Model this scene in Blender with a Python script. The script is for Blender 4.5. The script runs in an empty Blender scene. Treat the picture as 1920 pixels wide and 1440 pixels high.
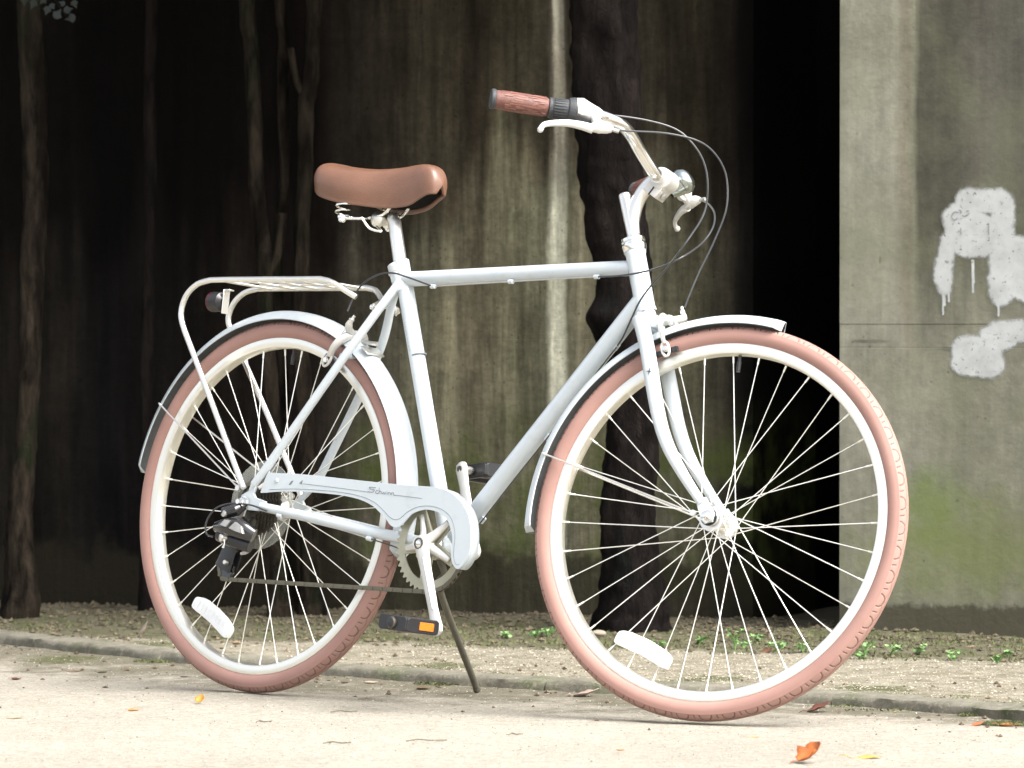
import bpy, math, random
import numpy as np
from mathutils import Vector, Matrix
random.seed(7); rng = np.random.default_rng(7)
PI = math.pi
scene = bpy.context.scene
COL = scene.collection

# ------------------------------------------------------------------ camera
F_PX = 10160.94; CAM_H = 0.6792; PITCH = -0.010226; ROLL = 0.000667
cam_data = bpy.data.cameras.new('camera'); cam = bpy.data.objects.new('camera', cam_data); COL.objects.link(cam)
cam_data.sensor_width = 36.0; cam_data.lens = F_PX / 1920 * 36.0
cam_data.clip_start = 0.5; cam_data.clip_end = 400
cam.location = (0, 0, CAM_H)
cam.matrix_world = Matrix.Translation((0, 0, CAM_H)) @ Matrix.Rotation(PI/2 + PITCH, 4, 'X') @ Matrix.Rotation(ROLL, 4, 'Z')
cam_data.dof.use_dof = True; cam_data.dof.focus_distance = 9.85
cam_data.dof.aperture_fstop = cam_data.lens / 17.0
scene.camera = cam

# ------------------------------------------------------------------ world, sun, exposure
SUN_EL, SUN_AZ = math.radians(50), math.radians(52)      # azimuth: from behind the camera towards its right
world = bpy.data.worlds.new('World'); scene.world = world; world.use_nodes = True
wn = world.node_tree.nodes; wl = world.node_tree.links
sky = wn.new('ShaderNodeTexSky'); sky.sky_type = 'NISHITA'; sky.sun_disc = False
sky.sun_elevation = SUN_EL; sky.air_density = 1.0; sky.dust_density = 5.0; sky.ozone_density = 1.0
sky.sun_rotation = math.pi - SUN_AZ
hs_ = wn.new('ShaderNodeHueSaturation'); hs_.inputs['Saturation'].default_value = 0.35      # thin cloud greys the sky
wl.new(sky.outputs[0], hs_.inputs['Color']); wl.new(hs_.outputs[0], wn['Background'].inputs[0]); wn['Background'].inputs[1].default_value = 0.095
sun_d = bpy.data.lights.new('sun', 'SUN'); sun = bpy.data.objects.new('sun', sun_d); COL.objects.link(sun)
sun_d.energy = 1.5; sun_d.angle = math.radians(44); sun_d.color = (1.0, 0.965, 0.91)
sd = Vector((math.sin(SUN_AZ)*math.cos(SUN_EL), -math.cos(SUN_AZ)*math.cos(SUN_EL), math.sin(SUN_EL)))
sun.rotation_euler = sd.to_track_quat('Z', 'Y').to_euler(); sun.location = (4, 2, 8)
vs = scene.view_settings
vs.view_transform = 'Standard'; vs.look = 'None'; vs.exposure = 2.20; vs.gamma = 1.0; vs.use_curve_mapping = False
scene.cycles.max_bounces = 8; scene.cycles.transparent_max_bounces = 12

# ------------------------------------------------------------------ frames of reference (metres)
WHEEL_R = 0.3494; WHEELBASE = 1.0966
YAW, LEAN, STEER, HEAD = 0.754914, 0.129301, 0.320411, 1.217603
BIKE = Matrix.Translation((-0.48068, 10.09625, 0)) @ Matrix.Rotation(-YAW, 4, 'Z') @ Matrix.Rotation(-LEAN, 4, 'X')
AX = Vector((-math.cos(HEAD), 0, math.sin(HEAD)))                       # steering axis
Q0 = Vector((WHEELBASE, 0, WHEEL_R)) - Vector((math.sin(HEAD), 0, math.cos(HEAD)))*0.059046
STEERM = Matrix.Translation(Q0) @ Matrix.Rotation(STEER, 4, AX) @ Matrix.Translation(-Q0)
BIKE_I = BIKE.inverted(); STEER_I = STEERM.inverted()
CAMP = Vector((0, 0, CAM_H)); CM = cam.matrix_world.to_3x3()
def ray(px, py):
    return CM @ Vector(((px-960)/F_PX, -(py-720)/F_PX, -1))
def P(px, py, y=0.0):
    "point of the bike's own frame seen at a photograph position, at sideways distance y from its centre plane"
    o = BIKE_I @ CAMP; d = BIKE_I.to_3x3() @ ray(px, py)
    return o + d*((y-o.y)/d.y)
def S(px, py, y=0.0):
    "the same for the steered front end"
    M = STEER_I @ BIKE_I; o = M @ CAMP; d = M.to_3x3() @ ray(px, py)
    return o + d*((y-o.y)/d.y)
def G(px, py, z=0.0):
    d = ray(px, py); return CAMP + d*((z-CAM_H)/d.z)

# ------------------------------------------------------------------ materials
def mat(name, col, rough=0.5, metal=0.0, coat=0.0, var=0.0, vscale=20.0, bump=0.0, bscale=200.0, spec=0.5, col2=None, trans=0.0, alpha=1.0, stretch=None, emis=None, rvar=0.0):
    m = bpy.data.materials.new(name); m.use_nodes = True
    n = m.node_tree.nodes; l = m.node_tree.links; b = n['Principled BSDF']
    b.inputs['Base Color'].default_value = (*col, 1); b.inputs['Roughness'].default_value = rough
    b.inputs['Metallic'].default_value = metal; b.inputs['Coat Weight'].default_value = coat
    b.inputs['Coat Roughness'].default_value = 0.12
    b.inputs['Specular IOR Level'].default_value = spec
    b.inputs['Transmission Weight'].default_value = trans; b.inputs['Alpha'].default_value = alpha
    if var or bump or rvar:
        tc = n.new('ShaderNodeTexCoord'); mp = n.new('ShaderNodeMapping'); l.new(tc.outputs['Object'], mp.inputs[0])
        if stretch: mp.inputs['Scale'].default_value = stretch
        src = mp.outputs[0]
    if var or rvar:
        nz = n.new('ShaderNodeTexNoise'); nz.inputs['Scale'].default_value = vscale; nz.inputs['Detail'].default_value = 5; nz.inputs['Roughness'].default_value = 0.65
        l.new(src, nz.inputs['Vector'])
        rp = n.new('ShaderNodeMapRange'); rp.inputs[1].default_value = 0.32; rp.inputs[2].default_value = 0.68
        l.new(nz.outputs[0], rp.inputs[0])
        if var:
            mx = n.new('ShaderNodeMix'); mx.data_type = 'RGBA'
            c2 = col2 if col2 else tuple(c*(1-var) for c in col)
            mx.inputs['A'].default_value = (*col, 1); mx.inputs['B'].default_value = (*c2, 1)
            l.new(rp.outputs[0], mx.inputs['Factor']); l.new(mx.outputs['Result'], b.inputs['Base Color'])
        if rvar:
            r2 = n.new('ShaderNodeMapRange'); r2.inputs[3].default_value = rough; r2.inputs[4].default_value = rough+rvar
            l.new(rp.outputs[0], r2.inputs[0]); l.new(r2.outputs[0], b.inputs['Roughness'])
    if bump:
        n2 = n.new('ShaderNodeTexNoise'); n2.inputs['Scale'].default_value = bscale; n2.inputs['Detail'].default_value = 4
        l.new(src, n2.inputs['Vector'])
        bp = n.new('ShaderNodeBump'); bp.inputs['Strength'].default_value = bump; bp.inputs['Distance'].default_value = 0.002
        l.new(n2.outputs[0], bp.inputs['Height']); l.new(bp.outputs[0], b.inputs['Normal'])
    return m

M = {}
M['paint'] = mat('pale_blue_grey_paint', (0.50, 0.550, 0.580), 0.30, coat=0.6, var=0.05, vscale=9, rvar=0.1)
_m = M['paint']; _n = _m.node_tree.nodes; _l = _m.node_tree.links; _b = _n['Principled BSDF']; _src = _b.inputs['Base Color'].links[0].from_socket
_tc = _n.new('ShaderNodeTexCoord')
def _nz(sc, lo, hi, top):
    z = _n.new('ShaderNodeTexNoise'); z.inputs['Scale'].default_value = sc; z.inputs['Detail'].default_value = 4; z.inputs['Roughness'].default_value = .7; _l.new(_tc.outputs['Object'], z.inputs['Vector'])
    r_ = _n.new('ShaderNodeMapRange'); r_.inputs[1].default_value = lo; r_.inputs[2].default_value = hi; r_.inputs[4].default_value = top; _l.new(z.outputs[0], r_.inputs[0]); return r_.outputs[0]
for sc, lo, hi, top, cc in ((150, .70, .73, .8, (.16, .15, .13)), (26, .55, .75, .35, (.36, .37, .36))):      # small chips, then a film of dust
    _x = _n.new('ShaderNodeMix'); _x.data_type = 'RGBA'; _l.new(_nz(sc, lo, hi, top), _x.inputs['Factor']); _l.new(_src, _x.inputs['A']); _x.inputs['B'].default_value = (*cc, 1); _src = _x.outputs['Result']
_l.new(_src, _b.inputs['Base Color'])
M['paint_shaded'] = mat('fender_inside_shaded', (0.15, 0.16, 0.16), 0.6, var=0.3, vscale=40)  # same paint as outside, underside shade mixed into the colour
M['chrome'] = mat('chrome', (0.80, 0.79, 0.76), 0.07, metal=1.0, rvar=0.08, vscale=30)
M['alloy'] = mat('polished_alloy', (0.78, 0.77, 0.73), 0.27, metal=0.95, rvar=0.12, vscale=25)
M['rim'] = mat('alloy_rim', (0.80, 0.78, 0.71), 0.27, metal=0.82, rvar=0.1, vscale=12)
M['satin'] = mat('satin_silver', (0.66, 0.65, 0.62), 0.42, metal=0.55, var=0.12, vscale=30)
M['standm'] = mat('dull_olive_metal', (0.15, 0.142, 0.112), 0.5, metal=0.4, var=0.3, vscale=60)
M['steel'] = mat('steel', (0.55, 0.54, 0.51), 0.38, metal=0.85, var=0.2, vscale=60)
M['spoke'] = mat('spoke_steel', (0.88, 0.86, 0.80), 0.30, metal=0.6)
M['dark_steel'] = mat('oiled_steel', (0.14, 0.125, 0.10), 0.42, metal=0.7, var=0.4, vscale=120)
M['chain'] = mat('chain_steel', (0.17, 0.155, 0.115), 0.45, metal=0.7, var=0.3, vscale=300)
M['ring'] = mat('chainring_alloy', (0.40, 0.39, 0.30), 0.42, metal=0.5, var=0.15, vscale=40)
M['black'] = mat('black_plastic', (0.018, 0.018, 0.020), 0.33, var=0.3, vscale=60)
M['blackgloss'] = mat('black_gloss', (0.014, 0.014, 0.016), 0.16, coat=0.5)
M['rubber'] = mat('black_rubber', (0.03, 0.033, 0.036), 0.6, bump=0.3, bscale=500)
M['cable'] = mat('cable_housing', (0.035, 0.037, 0.040), 0.30)
M['amber'] = mat('amber_reflector', (0.62, 0.17, 0.012), 0.25, spec=0.8, var=0.25, vscale=180)
M['red'] = mat('red_reflector', (0.045, 0.003, 0.007), 0.3)
M['white_refl'] = mat('clear_reflector', (0.80, 0.82, 0.82), 0.22, coat=0.4, var=0.10, vscale=150)
M['smoke'] = mat('clear_plastic', (0.55, 0.56, 0.50), 0.25, alpha=0.22)
M['ink'] = mat('grey_ink', (0.15, 0.17, 0.18), 0.5)
M['bellm'] = mat('dark_chrome', (0.42, 0.46, 0.44), 0.09, metal=1.0)
M['inkdark'] = mat('dark_ink', (0.03, 0.035, 0.04), 0.5)
M['leather'] = mat('brown_leather', (0.150, 0.072, 0.044), 0.36, var=0.22, vscale=16, bump=0.35, bscale=420, coat=0.15)
M['gripm'] = mat('brown_grip', (0.15, 0.060, 0.046), 0.55, var=0.35, vscale=70, bump=0.5, bscale=500)
# ------------------------------------------------------------------ mesh helpers
class MB:
    def __init__(s): s.v = []; s.f = []; s.m = []; s.cur = 0
    def add(s, vs, fs):
        o = len(s.v); s.v += [tuple(v) for v in vs]; s.f += [tuple(i+o for i in f) for f in fs]; s.m += [s.cur]*len(fs); return s
    def box(s, c, size, M3=None):
        x, y, z = [d/2 for d in size]; c = Vector(c)
        vs = [Vector(p) for p in ((-x,-y,-z),(x,-y,-z),(x,y,-z),(-x,y,-z),(-x,-y,z),(x,-y,z),(x,y,z),(-x,y,z))]
        if M3: vs = [M3 @ v for v in vs]
        return s.add([c+v for v in vs], [(0,3,2,1),(4,5,6,7),(0,1,5,4),(1,2,6,5),(2,3,7,6),(3,0,4,7)])
    def tube(s, pts, r, n=12, caps=True, closed=False, flat=None, up=None):
        pts = [Vector(p) for p in pts]; N = len(pts)
        rs = list(r) if hasattr(r, '__len__') else [r]*N
        T = []
        for i in range(N):
            if closed: t = pts[(i+1) % N]-pts[i-1]
            else: t = pts[min(i+1, N-1)]-pts[max(i-1, 0)]
            T.append(t.normalized() if t.length > 1e-9 else Vector((0,0,1)))
        u = up if up else (Vector((0,0,1)) if abs(T[0].z) < .9 else Vector((1,0,0)))
        u = (Vector(u) - T[0]*T[0].dot(Vector(u))).normalized(); vs = []
        for i in range(N):
            u = (u - T[i]*T[i].dot(u)).normalized(); w = T[i].cross(u)
            ry = rs[i]; rz = rs[i]*(flat if flat else 1.0)
            for k in range(n):
                a = 2*PI*k/n; vs.append(pts[i]+u*(math.cos(a)*ry)+w*(math.sin(a)*rz))
        fs = []
        for i in range(N if closed else N-1):
            j = (i+1) % N
            for k in range(n):
                k2 = (k+1) % n; fs.append((i*n+k, i*n+k2, j*n+k2, j*n+k))
        if caps and not closed:
            fs.append(tuple(reversed(range(n)))); fs.append(tuple((N-1)*n+k for k in range(n)))
        return s.add(vs, fs)
    def lathe(s, c, axis, prof, n=24, closed=False):
        "prof: list of (distance along axis, radius)"
        c = Vector(c); a = Vector(axis).normalized()
        u = Vector((0,0,1)) if abs(a.z) < .9 else Vector((1,0,0)); u = (u-a*a.dot(u)).normalized(); w = a.cross(u)
        vs = []; K = len(prof)
        for d, r in prof:
            for k in range(n):
                t = 2*PI*k/n; vs.append(c+a*d+(u*math.cos(t)+w*math.sin(t))*r)
        fs = []
        for i in range(K if closed else K-1):
            j = (i+1) % K
            for k in range(n):
                k2 = (k+1) % n; fs.append((i*n+k, i*n+k2, j*n+k2, j*n+k))
        if not closed:
            if prof[0][1] > 1e-5: fs.append(tuple(reversed(range(n))))
            if prof[-1][1] > 1e-5: fs.append(tuple((K-1)*n+k for k in range(n)))
        return s.add(vs, fs)
    def prism(s, pts, d):
        "planar outline swept by vector d"
        pts = [Vector(p) for p in pts]; d = Vector(d); n = len(pts)
        vs = pts+[p+d for p in pts]
        fs = [tuple(range(n)), tuple(reversed(range(n, 2*n)))]+[(i, i+n, (i+1) % n+n, (i+1) % n) for i in range(n)]
        return s.add(vs, fs)
    def sphere(s, c, r, n=12, m=8, sc=(1,1,1)):
        prof = [(-r*math.cos(PI*i/m), max(r*math.sin(PI*i/m), 1e-6)) for i in range(m+1)]
        o = len(s.v); s.lathe((0,0,0), (0,0,1), prof, n)
        for i in range(o, len(s.v)):
            v = s.v[i]; s.v[i] = (c[0]+v[0]*sc[0], c[1]+v[1]*sc[1], c[2]+v[2]*sc[2])
        return s
def spl(pts, k=8, closed=False):
    "Catmull-Rom through the points"
    pts = [Vector(p) for p in pts]; N = len(pts); out = []
    rng_ = range(N) if closed else range(N-1)
    for i in rng_:
        p0 = pts[i-1] if (closed or i > 0) else pts[0]*2-pts[1]
        p1 = pts[i]; p2 = pts[(i+1) % N]
        p3 = pts[(i+2) % N] if (closed or i+2 < N) else pts[-1]*2-pts[-2]
        for j in range(k):
            t = j/k
            out.append(0.5*((2*p1)+(p2-p0)*t+(2*p0-5*p1+4*p2-p3)*t*t+(3*p1-p0-3*p2+p3)*t**3))
    if not closed: out.append(pts[-1])
    return out
def mesh_of(name, mb, mats, smooth=35, bevel=0):
    me = bpy.data.meshes.new(name); me.from_pydata(mb.v, [], mb.f); me.validate()
    if not isinstance(mats, (list, tuple)): mats = [mats]
    for m in mats: me.materials.append(m)
    if len(mats) > 1 and len(me.polygons) == len(mb.m): me.polygons.foreach_set('material_index', mb.m)
    if smooth:
        me.polygons.foreach_set('use_smooth', [True]*len(me.polygons))
        try: me.set_sharp_from_angle(angle=math.radians(smooth))
        except Exception: pass
    me.update(); return me
def ob(name, me, mats=None, parent=None, mw=None, bevel=0, smooth=35, fix=True, **props):
    if isinstance(me, MB): me = mesh_of(name, me, mats, smooth)
    o = bpy.data.objects.new(name, me); COL.objects.link(o)
    if parent: o.parent = parent
    if mw is not None: o.matrix_local = mw
    if bevel:
        b = o.modifiers.new('bevel', 'BEVEL'); b.width = bevel; b.segments = 2; b.limit_method = 'ANGLE'; b.angle_limit = math.radians(40)
    for k, v in props.items(): o[k] = v
    return o
def empty(name, mw=None, parent=None, **props):
    o = bpy.data.objects.new(name, None); COL.objects.link(o); o.empty_display_size = 0.05
    if parent: o.parent = parent
    if mw is not None: o.matrix_local = mw
    for k, v in props.items(): o[k] = v
    return o
def recalc(o):
    import bmesh
    bm = bmesh.new(); bm.from_mesh(o.data); bmesh.ops.recalc_face_normals(bm, faces=bm.faces); bm.to_mesh(o.data); bm.free()

# ================================================================== THE SETTING
WD = Vector((0.915, -0.4035, 0)).normalized(); WN = Vector((WD.y, -WD.x, 0))      # along the wall; towards the path
W0 = Vector((0, 12.03, 0))
WM = Matrix(((WD.x, -WN.x, 0, W0.x), (WD.y, -WN.y, 0, W0.y), (0, 0, 1, 0), (0, 0, 0, 1)))  # local x along wall, y into wall
WMI = WM.inverted()
def U(px, py, depth=0.0):
    "wall coordinates (u, z) of a photograph position on the wall plane set back by depth"
    o = WMI @ CAMP; d = WMI.to_3x3() @ ray(px, py)
    q = o+d*((depth-o.y)/d.y); return q.x, q.z
BACK = 0.34
def nodes_of(name):
    m = bpy.data.materials.new(name); m.use_nodes = True
    return m, m.node_tree.nodes, m.node_tree.links, m.node_tree.nodes['Principled BSDF']
def ramp(n, stops, interp='LINEAR'):
    r = n.new('ShaderNodeValToRGB'); r.color_ramp.interpolation = interp
    e = r.color_ramp.elements
    while len(e) > 1: e.remove(e[-1])
    e[0].position = stops[0][0]; e[0].color = (*stops[0][1], 1)
    for p, c in stops[1:]:
        x = e.new(p); x.color = (*c, 1)
    return r
def noise(n, l, vec, scale, detail=5, rough=0.6, dist=0.0, mp=None):
    if mp:
        q = n.new('ShaderNodeMapping'); q.inputs['Scale'].default_value = mp; l.new(vec, q.inputs[0]); vec = q.outputs[0]
    z = n.new('ShaderNodeTexNoise'); z.inputs['Scale'].default_value = scale; z.inputs['Detail'].default_value = detail
    z.inputs['Roughness'].default_value = rough; z.inputs['Distortion'].default_value = dist; l.new(vec, z.inputs['Vector']); return z.outputs[0]
def mrange(n, l, v, a, b, c=0.0, d=1.0, smooth=False):
    r = n.new('ShaderNodeMapRange'); r.inputs[1].default_value = a; r.inputs[2].default_value = b; r.inputs[3].default_value = c; r.inputs[4].default_value = d
    if smooth: r.interpolation_type = 'SMOOTHSTEP'
    l.new(v, r.inputs[0]); return r.outputs[0]
def mth(n, l, op, a, b=None, c=None):
    r = n.new('ShaderNodeMath'); r.operation = op
    for i, x in enumerate((a, b, c)):
        if x is None: continue
        if isinstance(x, (int, float)): r.inputs[i].default_value = x
        else: l.new(x, r.inputs[i])
    return r.outputs[0]
def mixc(n, l, f, a, b, mode='MIX'):
    x = n.new('ShaderNodeMix'); x.data_type = 'RGBA'; x.blend_type = mode
    for k, v in (('Factor', f), ('A', a), ('B', b)):
        if isinstance(v, (int, float)): x.inputs[k].default_value = v
        elif isinstance(v, tuple): x.inputs[k].default_value = (*v, 1)
        else: l.new(v, x.inputs[k])
    return x.outputs['Result']
def bump(n, l, h, strength, dist, nrm=None):
    b = n.new('ShaderNodeBump'); b.inputs['Strength'].default_value = strength; b.inputs['Distance'].default_value = dist
    l.new(h, b.inputs['Height'])
    if nrm: l.new(nrm, b.inputs['Normal'])
    return b.outputs[0]

# --- back wall: old concrete, water-stained in vertical streaks
def back_wall_material():
    m, n, l, b = nodes_of('stained_concrete')
    tc = n.new('ShaderNodeTexCoord'); v = tc.outputs['Object']
    sp = n.new('ShaderNodeSeparateXYZ'); l.new(v, sp.inputs[0]); x, z = sp.outputs[0], sp.outputs[2]
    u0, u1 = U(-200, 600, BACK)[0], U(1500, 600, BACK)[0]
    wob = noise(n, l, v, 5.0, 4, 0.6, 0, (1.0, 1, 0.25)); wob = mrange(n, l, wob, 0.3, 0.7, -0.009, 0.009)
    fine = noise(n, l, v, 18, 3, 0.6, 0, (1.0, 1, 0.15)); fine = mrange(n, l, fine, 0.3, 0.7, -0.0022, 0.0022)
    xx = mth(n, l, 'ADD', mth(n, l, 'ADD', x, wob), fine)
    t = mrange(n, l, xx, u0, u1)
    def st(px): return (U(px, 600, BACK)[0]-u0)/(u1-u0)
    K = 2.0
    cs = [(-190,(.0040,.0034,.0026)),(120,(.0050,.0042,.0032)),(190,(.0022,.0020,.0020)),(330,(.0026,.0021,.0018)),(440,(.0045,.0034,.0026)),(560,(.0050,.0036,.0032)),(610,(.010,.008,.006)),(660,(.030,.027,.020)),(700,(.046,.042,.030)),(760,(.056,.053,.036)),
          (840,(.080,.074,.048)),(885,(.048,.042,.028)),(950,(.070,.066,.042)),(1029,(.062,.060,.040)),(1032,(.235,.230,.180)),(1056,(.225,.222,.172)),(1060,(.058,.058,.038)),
          (1085,(.088,.080,.054)),(1118,(.078,.072,.046)),(1215,(.066,.062,.042)),(1260,(.044,.042,.028)),(1300,(.060,.056,.036)),(1335,(.022,.020,.014)),(1365,(.016,.014,.010)),(1385,(.0045,.004,.0032)),(1402,(.0020,.0018,.0016)),(1490,(.0020,.0018,.0016))]  # dark right end: shade towards the gap painted into the ramp
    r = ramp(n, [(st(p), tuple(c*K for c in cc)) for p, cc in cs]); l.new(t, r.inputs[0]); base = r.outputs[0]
    # fine vertical streaks
    s1 = noise(n, l, v, 34, 5, 0.7, 0.25, (1.0, 1, 0.08)); s1 = mrange(n, l, s1, 0.34, 0.66, 0.66, 1.32)
    s2 = noise(n, l, v, 9, 4, 0.6, 0.3, (1.0, 1, 0.12)); s2 = mrange(n, l, s2, 0.33, 0.67, 0.55, 1.45)
    s3 = noise(n, l, v, 60, 3, 0.7); s3 = mrange(n, l, s3, 0.3, 0.7, 0.8, 1.2)
    s4 = mrange(n, l, noise(n, l, v, 6, 6, .7), .32, .68, .62, 1.34)
    vp = n.new('ShaderNodeTexVoronoi'); vp.inputs['Scale'].default_value = 55; l.new(v, vp.inputs['Vector'])
    por = mth(n, l, 'SUBTRACT', 1.0, mth(n, l, 'MULTIPLY', mrange(n, l, vp.outputs['Distance'], .08, .16, .55, 0), mrange(n, l, noise(n, l, v, 12, 2), .48, .56)))
    k = mth(n, l, 'MULTIPLY', mth(n, l, 'MULTIPLY', mth(n, l, 'MULTIPLY', s1, s2), s3), mth(n, l, 'MULTIPLY', s4, por))
    # darker upper part of the wall, its lower rim uneven
    hz = noise(n, l, v, 6, 4, 0.6, 0, (1.0, 1, 0.1)); zz = mth(n, l, 'ADD', z, mrange(n, l, hz, 0.3, 0.7, -0.20, 0.20))
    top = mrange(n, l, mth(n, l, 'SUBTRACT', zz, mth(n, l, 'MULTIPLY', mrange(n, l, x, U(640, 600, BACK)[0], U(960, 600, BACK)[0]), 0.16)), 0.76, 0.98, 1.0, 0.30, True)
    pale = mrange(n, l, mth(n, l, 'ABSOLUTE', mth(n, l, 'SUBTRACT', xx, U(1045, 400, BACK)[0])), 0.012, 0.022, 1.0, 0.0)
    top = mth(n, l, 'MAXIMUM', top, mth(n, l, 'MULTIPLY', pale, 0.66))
    # rusty brown tint in the darker upper part
    k = mth(n, l, 'MULTIPLY', k, top)
    mx = n.new('ShaderNodeVectorMath'); mx.operation = 'SCALE'; l.new(base, mx.inputs[0]); l.new(k, mx.inputs[3]); colr = mx.outputs[0]
    bt = n.new('ShaderNodeVectorMath'); bt.operation = 'MULTIPLY'; l.new(colr, bt.inputs[0]); bt.inputs[1].default_value = (.98, .88, .88)
    colr = mixc(n, l, mrange(n, l, mth(n, l, 'ADD', top, mrange(n, l, noise(n, l, v, 4, 4), .3, .7, -.4, .4)), .4, .9, 1, 0), colr, bt.outputs[0])
    # algae near the foot and brown patches
    g = noise(n, l, v, 7, 5, 0.6); gz = mrange(n, l, mth(n, l, 'ABSOLUTE', mth(n, l, 'SUBTRACT', z, 0.27)), 0.08, 0.28, 1.0, 0.0, True)
    gx = mrange(n, l, x, U(600, 900, BACK)[0], U(700, 900, BACK)[0])
    gm = mth(n, l, 'MULTIPLY', mth(n, l, 'MULTIPLY', mrange(n, l, g, 0.42, 0.62), gz), mth(n, l, 'MULTIPLY', gx, 0.92))
    colr = mixc(n, l, gm, colr, (.070, .086, .026))
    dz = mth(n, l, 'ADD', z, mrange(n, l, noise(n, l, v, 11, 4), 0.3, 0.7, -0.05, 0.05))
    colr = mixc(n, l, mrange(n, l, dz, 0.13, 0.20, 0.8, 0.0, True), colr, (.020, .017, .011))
    l.new(colr, b.inputs['Base Color']); b.inputs['Roughness'].default_value = 0.85; b.inputs['Specular IOR Level'].default_value = 0.08
    h = mth(n, l, 'ADD', noise(n, l, v, 40, 6, 0.7), mth(n, l, 'MULTIPLY', s1, 0.6))
    l.new(bump(n, l, h, 0.5, 0.01), b.inputs['Normal'])
    return m
M['backwall'] = back_wall_material()
M['recess'] = mat('shade_black_concrete', (.006, .0055, .005), .95, spec=.05, var=.3, vscale=5)  # gloom of the gap put into the colour as near-black
uR = U(1412, 600, BACK)[0]
wall_root = empty('retaining_wall', WM @ Matrix.Translation((0, BACK, 0)), label='dark streaked concrete wall with a pale vertical stain behind the bicycle', category='wall')
def panel(u0, u1, z0, z1, th, mt, parent, name, y=0.0, bev=0.006, nu=1, lab=None):
    mb = MB(); mb.box(((u0+u1)/2, y+th/2, (z0+z1)/2), (u1-u0, th, z1-z0)); o = ob(name, mb, mt, parent, bevel=bev, smooth=0)
    if lab: o['label'] = lab
    return o
# concrete lifts of the back wall with a thin recessed joint between them
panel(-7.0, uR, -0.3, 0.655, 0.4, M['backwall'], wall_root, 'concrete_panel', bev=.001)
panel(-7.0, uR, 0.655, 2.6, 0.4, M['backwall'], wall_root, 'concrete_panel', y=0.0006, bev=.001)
panel(-6.9, uR-0.02, -0.2, 2.5, 0.3, M['backwall'], wall_root, 'core', y=0.05, bev=0)
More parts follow.
